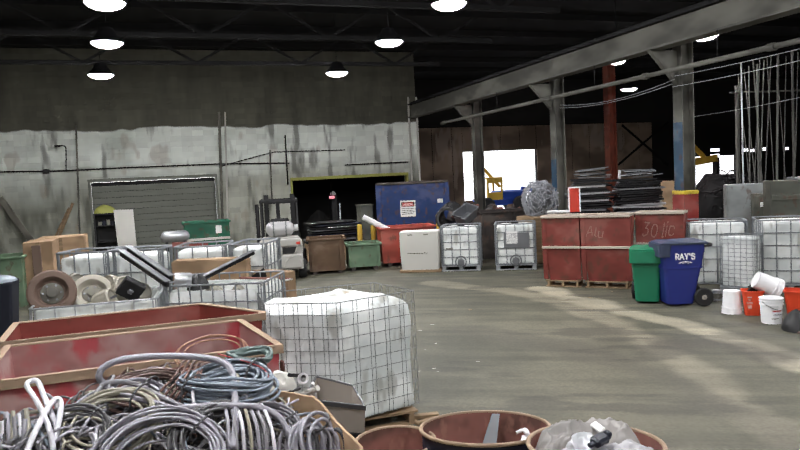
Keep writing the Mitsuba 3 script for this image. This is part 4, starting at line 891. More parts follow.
k = solo('panel', 'pale grey sheet panel leaning before the roll up door', 'panel', MB().add(loft([np.array([(a[0] + .1, 24.75, .0), (b[0] + .05, 24.7, 0), (b[0] + .05, 24.74, 0), (a[0] + .1, 24.79, 0)]), np.array([(a[0], 25.02, z1), (b[0], 25.0, z1 - .02), (b[0], 25.04, z1 - .02), (a[0], 25.06, z1)])])), 'mat_dirty_white')
# green dumpster and the silver tank
a, b = A(184, 223.5, 21.6), A(229, 222.5, 21.6); w = b[0] - a[0]
k = thing('dumpster', 'green dumpster with a white label before the roll up door', 'dumpster')
open_bin(k, spot(a[0], 21.6), w, 1.0, .1, a[2] - .1, pal='dark_green', ribs=(.05, w * .4, w - .05), floor_z=.8)
part(k, 'label_plate', MB().bx(a[0] + w * .69, a[0] + w * .82, 21.55, 21.565, a[2] - .36, a[2] - .12), 'mat_paper', label='white label'); part(k, 'base_rail', MB().bx(a[0], b[0], 21.52, 21.6, .86, .93), 'mat_dirty_white'); part(k, 'base', MB().bx(a[0] + .05, b[0] - .05, 21.65, 22.5, 0, .1), 'mat_truss')
p = A(176, 236.5, 20.9)
k = thing('tank', 'shiny silver tank lying left of the green dumpster', 'tank')
part(k, 'shell', MB(frame((p[0] - .42, 20.9, p[2]), (0, 1, 0), (0, 0, 1), (1, 0, 0))).add(lathe([(.02, 0), (.11, .03), (.16, .1), (.17, .2), (.17, .6), (.16, .7), (.11, .77), (.02, .8)], 22)), 'mat_silver', 40)
part(k, 'saddle', MB(spot(p[0], 20.9)).bx(-.3, -.22, -.15, .15, 0, p[2] - .14).bx(.2, .28, -.15, .15, 0, p[2] - .14), 'mat_truss')
solo('steel_beam', 'dark red steel beam lying low behind the totes', 'beam', MB().bar(A(172, 245, 19.6), A(208, 244, 19.6), .12, .14).bar(A(176, 246, 19.7) * [1, 1, 0] + [0, 0, .0], A(176, 248, 19.7), .08, .08).bar(A(204, 246, 19.7) * [1, 1, 0], A(204, 247, 19.7), .08, .08), 'mat_paint', pal='red_tub')

# totes of the left side
def seg(p0, p1, z): return G(*p0, z), G(*p1, z)
tote('left half of the back pair of caged totes, by the tan boxes', *seg((56, 262), (107, 259.5), 1.3), .8, .1, 1.2, 4, .25, .012, seed=7, valve=False, flute=.01, bottle_h=1.1, cap=False)
tote('right half of the back pair of caged totes, left of the leaning black bars', *seg((112, 259), (162, 256.5), 1.3), .6, .1, 1.2, 4, .25, .012, seed=8, valve=False, flute=.01, bottle_h=1.1, cap=False)
kA, mA, wA = tote('cut open tote full of old motors behind the red dumpsters', *seg((28, 309), (158, 297.5), 1.22), .95, .0, 1.07, 5, .2, .008, seed=9, valve=False, open_to=.85, bottle_h=1.05, flute=.02, cage_mat='mat_galv')
kC, mC, wC = tote('cut open caged tote with black bars and a silver coil in it', *seg((162, 288), (263, 284.5), 1.3), 1.0, .1, 1.08, 6, .14, .009, seed=10, valve=False, open_to=.95, bottle_h=1.0, flute=.012)
tote('caged tote behind the tan cardboard sheet, left of the forklift', *seg((174, 256), (226, 253), 1.3), .9, .1, 1.2, 4, .25, .012, seed=12, valve=False, flute=.01, cap=False, bottle_h=1.12)
tote('caged tote beside the forklift, right of the one behind the cardboard', *seg((229, 253), (266, 251.5), 1.3), 1.0, .1, 1.2, 4, .25, .012, seed=13, valve=False, flute=.01, cap=False, bottle_h=1.12)
# cardboard sheets standing between them
a, b = G(171, 261, 1.24), G(246, 258, 1.24); m, w = along(a, b)
k = thing('cardboard_box', 'long tan cardboard box standing behind the tote with black bars', 'box'); part(k, 'body', MB(m).bx(0, w, 0, .25, 0, 1.22, .01), 'mat_card'); part(k, 'flap', MB(m).box(w * .5, .12, 1.235, w * .96, .22, .012, .003, 0, .05), 'mat_card')
a, b = G(252, 269, 1.0), G(287, 271, 1.0); m, w = along(a, b)
k = thing('cardboard_box', 'tan cardboard box with a dark folded flap before the forklift', 'box'); part(k, 'body', MB(m).bx(0, w, 0, .2, 0, .98, .01), 'mat_card'); part(k, 'flap', MB(m).add(prism([(-.35, -.02), (.08, .24), (.22, .02)], 0, .012), frame((w * .25, -.05, .8), (1, 0, 0), (0, .25, .96), (0, -.96, .25))), 'mat_black', label='dark bent flap')

# wheels and motors in tote A
def on(m, x, y, z): return (m @ np.array([x, y, z, 1]))[:3]
def wheel_disc(label, c, ax, R, mt='mat_rust', hub='mat_grime'):
    ax = np.array(ax, float); ax /= np.linalg.norm(ax); ex = np.cross([0, 0, 1.0], ax); ex /= np.linalg.norm(ex); ey = np.cross(ax, ex); m = frame(c, ex, ey, ax)
    k = thing('brake_drum', label, 'brake drum')
    part(k, 'drum', MB(m).add(loft([circ(r * R, z * R, 30) for r, z in ((.55, -.1), (.62, .12), (.7, .22), (.93, .22), (1, .16), (1, -.16), (.9, -.22), (.3, -.24), (.3, -.12), (.55, -.1))], False, False)), mt, 40)
    hb = part(k, 'hub', MB(m).add(lathe([(.5 * R, -.14 * R), (.45 * R, -.06 * R), (.25 * R, .0), (.22 * R, .16 * R), (.1 * R, .18 * R)], 20)), hub, 40)
    for i in range(6): part(hb, 'bolt', MB(m).add(lathe([(.05 * R, 0), (.05 * R, .09 * R)], 6), spot(.36 * R * math.cos(i * 1.047), .36 * R * math.sin(i * 1.047), -.05 * R)), 'mat_alu')
    return k
Ya = on(mA, .3, .42, 0)[1]
wheel_disc('big rusty round brake drum standing in the motor tote', A(52, 293, 9.0), (.12, -.93, .28), .27, 'mat_drum_brown')
wheel_disc('grey ring shaped casting standing in the middle of the motor tote', A(92, 293, 9.15), (.1, -.8, .6), .24, 'mat_motor')
for i, (px, py, Yq, R, ax, lb) in enumerate(((123, 291, 9.2, .16, (.5, -.6, .5), 'grey motor housing leaning in the right part of the motor tote'), (74, 287, 9.5, .15, (.7, -.5, .4), 'grey motor housing behind the rusty drum'), (106, 300, 8.95, .12, (.8, -.3, .3), 'small grey motor lying at the front of the motor tote'), (140, 294, 9.4, .13, (.3, -.7, .5), 'grey motor housing at the right end of the motor tote'), (112, 285, 9.6, .12, (-.5, -.6, .3), 'grey motor at the back of the motor tote'))):
    c = A(px, py, Yq); ax = np.array(ax); ax = ax / np.linalg.norm(ax); ex = np.cross([0, 0, 1.0], ax); ex /= np.linalg.norm(ex); ey = np.cross(ax, ex)
    k = thing('motor', lb, 'electric motor'); mm = frame(c, ex, ey, ax)
    part(k, 'casing', MB(mm).add(lathe([(.3 * R, -1.2 * R), (.8 * R, -1.1 * R), (R, -.8 * R), (R, .6 * R), (.85 * R, .75 * R), (.8 * R, .6 * R), (.4 * R, .55 * R)], 24)), ('mat_motor', 'mat_grime')[i % 2], 40)
    for q in range(8): part(k, 'cooling_fin', MB(mm @ spot(0, 0, 0, q * math.pi / 4)).bx(R * .98, R * 1.08, -.008, .008, -.7 * R, .5 * R), ('mat_motor', 'mat_grime')[i % 2])
    part(k, 'shaft', MB(mm).add(lathe([(.12 * R, .5 * R), (.12 * R, 1.15 * R)], 10)), 'mat_alu', 40)
q = A(131, 289, 8.85); k = thing('machine_part', 'dark square casting standing on edge in the motor tote', 'machine part'); part(k, 'plate', MB(frame(q, *[rotm(.2, .5, .6)[:, i] for i in range(3)])).bx(-.13, .13, -.05, .05, -.12, .12, .01), 'mat_black'); part(k, 'lug', MB(frame(q, *[rotm(.2, .5, .6)[:, i] for i in range(3)])).bx(-.03, .03, -.08, -.05, -.03, .03, .008), 'mat_alu')
# scrap fill under the motors
def pebbles(n, w, d, z, amp, seed, smin=.02, smax=.06):
    g = np.random.default_rng(seed); mb_ = MB()
    for i in range(n):
        s = g.uniform(smin, smax, 3); mb_.box(g.uniform(.06, w - .06), g.uniform(.06, d - .06), z + g.uniform(0, amp), *s, .006, g.uniform(0, 3), g.uniform(-1, 1), g.uniform(-1, 1))
    return mb_.mesh()
k = thing('scrap_fill', 'small mixed metal scrap filling the motor tote', 'scrap', kind='stuff'); put(k, MB(mA).add(pebbles(260, wA, .9, .86, .2, 5)), 'mat_grime')
# contents of tote C
def flat_bar(label, a, b, w, t, m='mat_frame_black', g_=None):
    k = thing('steel_bar', label, 'bar'); part(k, 'web', MB().bar(a, b, w * .4, t, .004), m); part(k, 'lip', MB().bar(np.array(a) + [0, 0, t * .5 + .008], np.array(b) + [0, 0, t * .5 + .008], w, .014, .003), 'mat_alu', label='bright upper lip')
flat_bar('upper of the two black bars leaning to the left out of the tote', A(128, 249, 9.6), A(172, 279, 8.75), .09, .07)
flat_bar('lower of the two black bars leaning to the left out of the tote', A(121, 253, 9.5), A(168, 285, 8.65), .09, .07)
flat_bar('black bar leaning to the right out of the tote towards the forklift', A(254, 252.5, 9.7), A(193, 284, 8.9), .07, .05)
c = A(183, 280, 8.85); k = thing('metal_coil', 'short silver coil of metal strip lying in the tote with black bars', 'coil'); mm = frame(c, (0, 1, 0), (.1, 0, 1), (1, 0, -.1))
part(k, 'coil', MB(mm).add(loft([circ(r, z, 26) for r, z in ((.05, -.09), (.085, -.1), (.092, -.06), (.088, -.03), (.093, 0), (.088, .03), (.092, .06), (.085, .1), (.05, .09), (.05, -.09))], False, False)), 'mat_silver', 40)
c = A(198, 281, 8.95); k = solo('machine_part', 'dark grey rounded casting beside the silver coil', 'machine part', MB(spot(c[0], c[1], c[2] - .1, .4)).add(lumpy(.3, .26, .2, 61, 24, 8, .15)), 'mat_black', 50)
for i, (px, py, q) in enumerate(((214, 286, 'left'), (238, 286, 'right'))):
    c = A(px, py, 9.0); solo('machine_part', f'small dark casting in the tote with black bars, {q} one', 'machine part', MB(spot(c[0], c[1], c[2] - .12, i)).add(lumpy(.24, .2, .15, 65 + i, 20, 7, .2)), 'mat_grime', 50)
k = thing('scrap_fill', 'small mixed scrap filling the tote with black bars', 'scrap', kind='stuff'); put(k, MB(mC).add(pebbles(160, wC, .95, 1.0, .06, 6)), 'mat_grime')
for i, (a_, b_) in enumerate((((262, 285), (292, 279)), ((240, 278), (292, 279)))):
    solo('pipe', ('pale', 'rusty')[i] + ' thin pipe lying across the corner of the tote with black bars', 'pipe', MB().rod(A(*a_, 9.0 - .2 * i), A(*b_, 9.6), .015, 8), ('mat_dirty_white', 'mat_rust')[i], 40)
solo('wire', 'pale cord hanging on the back of the forklift', 'wire', MB().add(tube(spline([(mF @ np.array([*q, 1]))[:3] for q in ((.05, -.012, .36), (.16, -.014, .56), (.3, -.014, .62), (.42, -.012, .9))]), .014, 6)), 'mat_dirty_white', 40)

# ================================================================== BIG CAGED TOTE OF THE FOREGROUND
zt = 1.35
corner = [G(258, 304, zt), G(336, 303, zt), G(413.5, 290.5, zt), G(408, 289, zt) + [0, .62], G(295, 290, zt) + [-.55, .1]]
corner[0] = np.array([.84, 6.58]); corner[3] = np.array([2.12, 7.2]); corner[4] = np.array([.86, 7.26])
poly = np.array(corner)
k = thing('tote', 'large caged tote of crumpled white plastic behind the drums', 'tote')
inn = inset(poly, .035)
part(k, 'bottle', MB().add(bottle(inn, .17, 1.25, amp=.03, nl=22, step=.035, seed=20, dome=.06, top_amp=.13, flute=.012)), 'mat_tote', True)
cg = MB(); loop = np.vstack([poly, poly[:1]])
for i, z in enumerate(np.linspace(.2, zt, 11)):
    rp = np.vstack([spline(poly, 2, True)[:0], loop]); cg.add(tube(ring(loop, z), .0036 if i < 10 else .005, 5))
for a, b in zip(loop[:-1], loop[1:]):
    L = np.linalg.norm(b - a)
    for t in np.arange(.0, 1, .2):
        for o in (0, .045 / L): q = a + (b - a) * (t + o); cg.add(tube([(*q, .2), (*q, zt)], .0034, 5))
part(k, 'cage', cg.mesh(), 'mat_wire_dark', True, label='thin dark wire mesh cage')
a, b = poly[0], poly[2]; m, w = along((.84, 6.42), (2.26, 6.42)); wood_pallet(k, m, w, .9, 0)
solo('wood_scrap', 'broken pale board ends on the floor right of the large tote', 'wood scrap', MB().box(2.38, 6.52, .03, .3, .08, .04, .005, -.2).box(2.36, 6.4, .02, .26, .06, .03, .005, .2), 'mat_wood')

# ================================================================== RED DUMPSTERS
def hopper(label, rim_pts, z, drop, shift, m='mat_hopper', pal=None, t=.02, rimw=.032):
    P = np.array(rim_pts, float); c = P.mean(0)
    k = thing('dumpster', label, 'dumpster')
    bot = c + (P - c) * drop + shift; ins = inset(P, t)
    if len(ins) != len(P): ins = c + (P - c) * .97
    else: ins = np.array([ins[np.argmin(np.linalg.norm(ins - q, axis=1))] for q in P])
    b2 = c + (ins - c) * drop + shift
    part(k, 'shell', MB().add(loft([ring(bot, .12), ring(P, z), ring(ins, z), ring(b2, .16)])), m, pal=pal)
    rm = MB()
    out = np.array(P); O = c + (P - c) * (1 + rimw / np.linalg.norm(P - c, axis=1, keepdims=True)); I = c + (P - c) * (1 - rimw / np.linalg.norm(P - c, axis=1, keepdims=True))
    rm.add(loft([ring(O, z - .05), ring(O, z + .012), ring(I, z + .012), ring(ins, z - .0), ring(P * 1.0, z - .05), ring(O, z - .05)], False, False))
    part(k, 'rim', rm, 'mat_rim', label='worn bare steel rim')
    x0, x1, y0, y1 = bot[:, 0].min(), bot[:, 0].max(), bot[:, 1].min(), bot[:, 1].max()
    for x in (x0 + (x1 - x0) * .2, x0 + (x1 - x0) * .8): part(k, 'fork_pocket', MB().bx(x - .09, x + .09, y0 + .02, y1 - .02, 0, .12), m, pal=pal)
    return k, bot, P
zh = 1.36
kf, botf, Pf = hopper('front red steel dumpster behind the heap of cables', [G(0, 383, zh) + [-.12, 0.02], G(279, 346, zh), G(240, 321, zh), G(8, 347, zh)], zh, .93, (0, .03))
for x in np.linspace(-.9, .5, 3): part(kf, 'stiffener', MB().bar((x, 4.885, zh - .08), (x * .93, 4.94, .2), .05, .03), 'mat_hopper')
part(kf, 'lifting_eye', MB().add(trimesh.creation.torus(.035, .013, 16, 6), frame((.735, 4.98, 1.16), (0, 1, 0), (0, 0, 1), (1, 0, 0))), 'mat_rust', 40)
part(kf, 'paint_run', MB().bar((-.86, 4.868, zh - .08), (-.85, 4.874, zh - .32), .012, .006), 'mat_white', label='white paint run down the front')
hopper('rear red steel dumpster with a slanting corner beside the large tote', [np.array([-1.27, 6.02]), np.array([.74, 6.02]), np.array([.755, 6.1]), np.array([.27, 6.87]), np.array([-1.31, 6.87])], zh, .88, (0, 0), m='mat_paint', pal='red_tub')

# ================================================================== DRUMS AND THE METAL BIN
def drum(label, cx, cy, r, h, outer, inner_z, inner='mat_rust', pal=None, lean=0.0, oval=1.0):
    k = thing('drum', label, 'drum'); az = -math.atan2(cx, cy); M0 = spot(cx, cy, r * math.sin(abs(lean))) @ spot(0, 0, 0, az, lean) @ np.diag([1, oval, 1, 1.0])
    M0[:2, 3] -= (M0 @ np.array([0, 0, h, 0]))[:2]
    prof = [(r - .02, .0), (r - .005, .02)]
    for z in (h * .33, h * .66): prof += [(r - .005, z - .03), (r + .008, z - .01), (r + .008, z + .01), (r - .005, z + .03)]
    prof += [(r - .005, h - .02)]
    part(k, 'shell', MB(M0).add(lathe(prof, 44, True, False)), outer, 40, pal=pal)
    part(k, 'rim', MB(M0).add(loft([circ(r + .012 * math.cos(a), h - .008 + .012 * math.sin(a), 44) for a in np.linspace(0, 2 * np.pi, 9)], False, False)), 'mat_rim', 40, label='worn rolled rim')
    part(k, 'inner_wall', MB(M0).add(lathe([(r - .012, h - .01), (r - .014, inner_z + .02), (r - .03, inner_z), (.01, inner_z)], 44, False, True)), inner, 40)
    return k
def rim_spot(px, py, z, half):
    c = G(px, py, z); r = half / F * float((np.array([*c, z]) - EYE) @ fwd); return c, r
(d1c, d1r), (d2c, d2r), (d3c, d3r) = rim_spot(395, 440, .9, 40), rim_spot(485, 430, .95, 64), rim_spot(595, 445, 1.08, 66)
drum('rusty brown open drum next to the cardboard cable box', *d1c, d1r, .9, 'mat_paint', .62, pal='rust_brown')
drum('dark blue open drum with a rust red inside, middle of the three', *d2c, d2r, .95, 'mat_navy', .62, lean=-.07, oval=.88)
drum('open drum heaped with bags and foil, nearest to the middle of the floor', *d3c, d3r, 1.08, 'mat_paint', .96, pal='rust_brown', lean=-.04, oval=.92)
# loose things in the drums
def slab(label, cat, pts, t, m, lab_group=None, name=None):
    p = np.array(pts, float); n = np.cross(p[1] - p[0], p[2] - p[0]); n /= np.linalg.norm(n)
    solo(name or cat.replace(' ', '_'), label, cat, MB().add(loft([p, p + n * t])), m, group=lab_group)
X2, Y2 = d2c
slab('bent grey metal plate standing in the dark blue drum', 'metal plate', [(X2 - .14, Y2 - .05, .66), (X2 + .0, Y2 - .07, .66), (X2 + .2, Y2 + .2, .95), (X2 + .15, Y2 + .21, .955)], .012, 'mat_alu')
for i, (a, b, mt) in enumerate((((-.2, -.05, .64), (.0, .06, .74), 'mat_dirty_white'), ((-.24, .0, .65), (-.08, .16, .76), 'mat_wood'), ((-.1, .02, .64), (-.16, -.16, .72), 'mat_wood'), ((.1, -.12, .65), (.28, .02, .86), 'mat_white'))):
    solo('stick', ('pale flat strip lying before the bent plate in the dark blue drum', 'brown splinter of wood at the left of the dark blue drum', 'brown splinter of wood lying across the dark blue drum', 'white strip at the right of the dark blue drum')[i], 'strip', MB().bar((X2 + a[0], Y2 + a[1], a[2]), (X2 + b[0], Y2 + b[1], b[2]), .035, .015, .003), mt)
k = thing('brown_paper', 'flattened brown sheet lying in the rusty brown drum', 'sheet'); put(k, MB(spot(*d1c, .63, .2)).bx(-.16, .16, -.14, .14, 0, .04, .01), 'mat_card')
def crumple(w, d, h, seed, n=40, amp=.3, fine=.05):
    u = np.linspace(-1, 1, n); X, Y = np.meshgrid(u, u, indexing='ij'); r = np.clip(1 - (X ** 2 + Y ** 2) ** 1.5, 0, 1) ** .6
    P = np.stack([X * 1.2, Y * 1.2, np.full_like(X, seed)], -1)
    ridge = 1 - 2 * np.abs(meshkit.fbm(P * 1.4, 3, seed) - .5) * 2
    Z = h * r * (.7 + .35 * ridge) + fine * h * 6 * r * (meshkit.fbm(P * 3.1, 2, seed + 3) - .5)
    wob = 1 + amp * (meshkit.noise(P * 1.3 + 4, seed) - .5)
    top = np.stack([X * w / 2 * wob, Y * d / 2 * wob, Z], -1); bot = top.copy(); bot[..., 2] = -.01 + 0 * Z
    v = np.vstack([top.reshape(-1, 3), bot.reshape(-1, 3)]); i = np.arange(n * n).reshape(n, n)
    q = np.stack([i[:-1, :-1], i[1:, :-1], i[1:, 1:], i[:-1, 1:]], -1).reshape(-1, 4)
    f = np.vstack([q[:, [0, 1, 2]], q[:, [0, 2, 3]]]); return trimesh.Trimesh(v, np.vstack([f, f[:, ::-1] + n * n]), process=False)
X3, Y3 = d3c
for i, (x, y, z, w, d, h, rz, mt, lb) in enumerate((
    (-.07, .1, 1.0, .42, .34, .17, .2, 'mat_bag', 'large crumpled grey bag at the back left of the heaped drum'),
    (.13, .08, 1.0, .36, .34, .15, -.3, 'mat_bag', 'crumpled grey bag at the back right of the heaped drum'),
    (-.18, -.1, .99, .26, .3, .12, .6, 'mat_clear_bag', 'pale clear plastic bag at the left of the heaped drum'),
    (.08, -.12, .99, .42, .26, .12, .1, 'mat_clear_bag', 'pale stretched plastic sheet at the front of the heaped drum'),
    (-.08, -.04, 1.0, .34, .26, .15, .9, 'mat_silver', 'crumpled silver foil in the middle of the heaped drum'))):
    solo('plastic_bag', lb, 'bag', MB(spot(X3 + x, Y3 + y, z, rz)).add(crumple(w, d, h, 70 + i)), mt, True)
solo('machine_part', 'small black gadget lying on the bags of the heaped drum', 'machine part', MB(spot(X3 - .06, Y3 - .12, 1.14, .4, .3)).bx(-.05, .05, -.03, .03, 0, .045, .012).bx(-.09, -.05, -.012, .012, .01, .03, .004).bx(.05, .08, -.02, .02, .01, .05, .008), 'mat_navy')
solo('paper_scrap', 'small white paper scrap on the grey bags of the heaped drum', 'paper', MB(spot(X3 + .03, Y3 + .02, 1.16, .5, .5)).bx(-.03, .03, -.03, .03, 0, .008), 'mat_paper')
a, b = G(524, 431, .98), G(527, 448, .9)
k = thing('plastic_strap', 'white plastic strap hanging over the rim of the dark blue drum', 'strap'); put(k, MB().add(tube(spline([(a[0] - .04, a[1] + .02, .97), (a[0], a[1], .985), (a[0] + .012, a[1] - .03, .95), (a[0] + .02, a[1] - .04, .82)], 6), [.01] * 6 + [.016] * 6 + [.01] * 7, 6)), 'mat_white', True)

# folded sheet metal bin between cable box and tote
k = thing('metal_bin', 'dull galvanised sheet metal bin behind the cardboard cable box', 'bin')
zb = 1.0
Pb = np.array([G(365, 407, zb), G(354, 386, zb), G(313, 377, zb), (.66, 5.0), (.66, 4.5)]); Pb = np.array([G(365, 407, zb), G(353, 386, zb), G(316, 377, zb), (.82, 4.62)])
cb = Pb.mean(0); Ib = cb + (Pb - cb) * .95; Bb = cb + (Pb - cb) * .82
part(k, 'shell', MB().add(loft([ring(Bb, 0.02), ring(cb + (Pb - cb) * .9, .62), ring(Pb, zb), ring(Ib, zb), ring(cb + (Pb - cb) * .8, .55)])), 'mat_bin')
part(k, 'folded_lip', MB().add(loft([ring(cb + (Pb - cb) * 1.03, zb - .02), ring(cb + (Pb - cb) * 1.03, zb + .01), ring(Ib, zb + .01), ring(Ib, zb - .02), ring(cb + (Pb - cb) * 1.03, zb - .02)], False, False)), 'mat_wire', label='bright folded lip')
a, b = cb + (Pb[0] - cb) * .93, cb + (Pb[3] - cb) * .93
part(k, 'dark_strap', MB().bar((a[0] - .01, a[1] - .03, .8), (b[0], b[1] - .03, .76), .02, .05), 'mat_black', label='dark strap around the bin')

# ================================================================== CARDBOARD CABLE BOX AND ITS HEAP OF CABLES
box_poly = np.array([(-1.15, 4.24), (.56, 4.2), (.76, 3.95), (.815, 3.1), (.7, 2.7), (-1.0, 2.7), (-1.2, 2.9)])[::-1]
zr = 1.22
k = thing('cable_box', 'large torn cardboard box full of scrap cables at the lower left', 'box')
P = resample(box_poly, .05); cP = P.mean(0)
wav = .03 * (meshkit.fbm(np.column_stack([P * 4, P[:, 0] * 0]), 3, 4) - .5) * 2
I = cP + (P - cP) * .985
part(k, 'wall', MB().add(loft([ring(P, 0.0), ring(P, .6), ring(P + 0, zr + wav), ring(I, zr + wav), ring(I, .5)], True, True)), 'mat_card', 40)
SL = .42
def hp(px, py, lift=0.0):
    r = sight(px, py); t = (1.0 + lift - 2.9 * SL - H) / (r[2] - SL * r[1]); return EYE + t * r
def hz_(x, y): return 1.0 + (y - 2.9) * SL
# lower fill: a heap body and many short lengths, nobody could count them
gx = np.linspace(-1.12, .74, 40); gy = np.linspace(2.78, 4.2, 30); X, Y = np.meshgrid(gx, gy, indexing='ij')
def low_left(x, y): return .17 * np.clip((-.35 - x) / .4, 0, 1) * np.clip((y - 3.4) / .5, 0, 1)
Z = 1.0 + (Y - 2.9) * SL - .13 + .16 * (meshkit.fbm(np.stack([X * 3, Y * 3, X * 0], -1), 3, 3) - .5)
Z -= .36 * np.clip((X - .2) / .45, 0, 1) ** 1.2 * np.clip((Y - 3.1) / .5, 0, 1)
Z -= low_left(X, Y)
n0, n1 = X.shape; v = np.stack([X, Y, np.maximum(Z, .7)], -1).reshape(-1, 3); idx = np.arange(n0 * n1).reshape(n0, n1)
q = np.stack([idx[:-1, :-1], idx[1:, :-1], idx[1:, 1:], idx[:-1, 1:]], -1).reshape(-1, 4)
kt = thing('cable_tangle', 'dense tangle of short cable ends under the bigger cables', 'cables', kind='stuff')
part(kt, 'bed', trimesh.Trimesh(v, np.vstack([q[:, [0, 1, 2]], q[:, [0, 2, 3]]]), process=False), 'mat_cable_dark', True); stuffed(kt + '__bed')
g = np.random.default_rng(17)
mats = ['dark', 'mid', 'grey', 'olive', 'mid', 'dark', 'brown']
for ci, cm in enumerate(mats):
    tb = MB()
    for i in range(70):
        x, y = g.uniform(-1.08, .66), g.uniform(2.9, 4.14); z = hz_(x, y) - .1 - .3 * min(1, max(0, (x - .2) / .45)) * min(1, max(0, (y - 3.1) / .5)) - low_left(x, y)
        a = g.uniform(0, 6.28); l = g.uniform(.06, .2); dx, dy = math.cos(a) * l, math.sin(a) * l * .8
        top = g.uniform(.02, .1)
        pts = [(x - dx, y - dy, z - .03 - dy * SL), (x - dx * .5, y - dy * .5 + .02, z + top * .8 - dy * .5 * SL), (x + g.uniform(-.03, .03), y + g.uniform(-.03, .03), z + top), (x + dx * .6, y + dy * .6, z + top * .6 + dy * .6 * SL), (x + dx, y + dy, z - .03 + dy * SL)]
        tb.add(tube(spline(pts, 4), g.uniform(.004, .008), 5))
    part(kt, 'cable_ends', tb.mesh(), 'mat_cable_' + cm, True); stuffed(kt + '__cable_ends' + (f'_{ci:03d}' if ci else ''))
def cable(label, pix, r, m, n=8, group=None, name='cable'):
    """pix: (px, py, height above the heap's slope)"""
    pts = [hp(*q) for q in pix]
    solo(name, label, 'cable', MB().add(tube(spline(pts, n), r, 8)), 'mat_cable_' + m, True, group=group)
def coil(label, px, py, lift, rx, ry, turns, r, m, tilt=(0, 0), squash=1.0, thick=.05, seed=0, tied=True):
    """a coil of cable: many turns, each a little off the last, bound with two ties"""
    g = np.random.default_rng(seed); c = hp(px, py, lift); k = thing('cable_coil', label, 'cable coil'); M0 = spot(*c, tilt[2] if len(tilt) > 2 else 0, tilt[0], tilt[1])
    n = 40 * turns; t = np.arange(n) / 40 * 2 * np.pi
    off = np.repeat(g.uniform(-1, 1, (turns + 1, 3)), 40, axis=0)[:n]; sm = np.ones(20) / 20
    off = np.stack([np.convolve(np.pad(off[:, i], 10, mode='edge'), sm, 'same')[10:-10] for i in range(3)], -1)
    wob = .03 * np.sin(t * 3 + off[:, 2] * 3)
    R = 1 + off[:, 0] * thick / rx + wob * .6
    pts = np.column_stack([rx * R * np.cos(t), ry * R * np.sin(t), off[:, 1] * thick * squash + .012 * np.sin(t * 2 + off[:, 2] * 2)])
    part(k, 'turns', MB(M0).add(tube(pts, r, 7)), 'mat_cable_' + m, True)
    if tied:
        for a in (.7, 3.6):
            e = np.array([math.cos(a), math.sin(a), 0]); q = np.array([rx * e[0], ry * e[1], 0])
            part(k, 'tie', MB(M0).add(tube([q + (e * math.cos(s) * (thick + 1.5 * r) + np.array([0, 0, 1]) * math.sin(s) * (thick * squash + 1.5 * r)) for s in np.linspace(0, 2 * np.pi, 13)], .006, 5)), 'mat_cable_dark', True)
    return k
# ---- the named ones, back to front
coil('blue grey cable coil lying flat at the top of the heap', 230, 384, .05, .2, .13, 24, .0085, 'blue', (.12, .03), 1.1, .075, 1)
coil('dark teal cable coil resting on top of the blue grey one', 250, 356, .05, .12, .09, 7, .011, 'teal', (.12, .06), .6, .03, 2, False)
coil('thin copper brown wire loops standing above the heap', 212, 352, .03, .2, .12, 3, .0045, 'copper', (.8, .0), .4, .05, 3, False)
coil('large light grey cable coil at the front middle of the heap', 160, 462, .05, .26, .22, 13, .0075, 'grey', (.75, 0.0), .8, .07, 4)
coil('dark grey cable coil right of the large light one', 222, 440, .04, .2, .17, 9, .0095, 'dark', (.7, .1), .7, .045, 5)
coil('olive grey cable coil at the left middle of the heap', 108, 425, .03, .22, .18, 11, .0085, 'olive', (.6, -.2), .7, .06, 6)
coil('black cable coil at the left of the heap below the white loop', 68, 440, .02, .18, .16, 9, .008, 'dark', (.6, -.1), .7, .05, 7)
coil('grey cable coil with upright hoops at the lower right corner of the heap', 312, 446, -.02, .13, .13, 9, .0095, 'grey', (1.25, 0, .9), 1.6, .045, 8)
coil('mid grey cable coil behind the bundle at the right of the heap', 268, 432, -.08, .15, .12, 8, .008, 'mid', (.9, .2), .9, .04, 9)
coil('brown cable coil at the back left of the heap', 150, 392, .0, .2, .13, 9, .008, 'brown', (.4, .1), .7, .05, 10)
coil('grey cable coil at the back left behind the white loop', 120, 405, .0, .2, .14, 8, .008, 'grey', (.5, -.1), .7, .05, 11)
cable('thick lavender grey hose arching over the whole heap', [(104, 384, .0), (99, 377, .06), (104, 367, .11), (124, 359, .14), (160, 356, .15), (200, 357, .15), (224, 363, .14), (233, 376, .13), (235, 400, .12), (236, 425, .1), (232, 448, .06)], .0185, 'grey')
cable('light grey hose crossing the middle of the heap below the big arch', [(150, 418, .05), (170, 410, .1), (200, 406, .12), (235, 405, .13), (262, 408, .12), (280, 418, .08), (290, 436, .02)], .016, 'grey')
cable('pale doubled hose standing up at the left of the heap, taller loop', [(54, 452, .02), (48, 425, .1), (36, 400, .15), (27, 386, .17), (31, 381, .17), (38, 382, .17), (44, 396, .14), (56, 425, .06), (64, 446, 0)], .0135, 'light')
cable('white hose bent over at the left of the heap, lower loop', [(26, 454, .06), (36, 430, .1), (48, 408, .13), (56, 399, .14), (61, 404, .13), (58, 425, .08), (52, 446, .02)], .0145, 'light')
cable('thick grey hose behind the left end of the big arch', [(90, 412, .02), (100, 388, .06), (112, 382, .08), (135, 384, .09), (160, 396, .07), (190, 410, .03)], .014, 'mid')
cable('grey hose curving down from the arch to the right', [(104, 386, .05), (128, 396, .08), (160, 404, .08), (186, 414, .05), (200, 430, .02)], .015, 'grey')
cable('thin red wire on top of the coils at the right', [(218, 354, .09), (240, 360, .1), (262, 368, .1), (268, 378, .08), (258, 386, .06)], .004, 'red')
cable('white hose hook before the blue grey coil', [(196, 412, .06), (193, 396, .11), (195, 384, .13), (202, 381, .13), (215, 383, .12)], .0085, 'light')
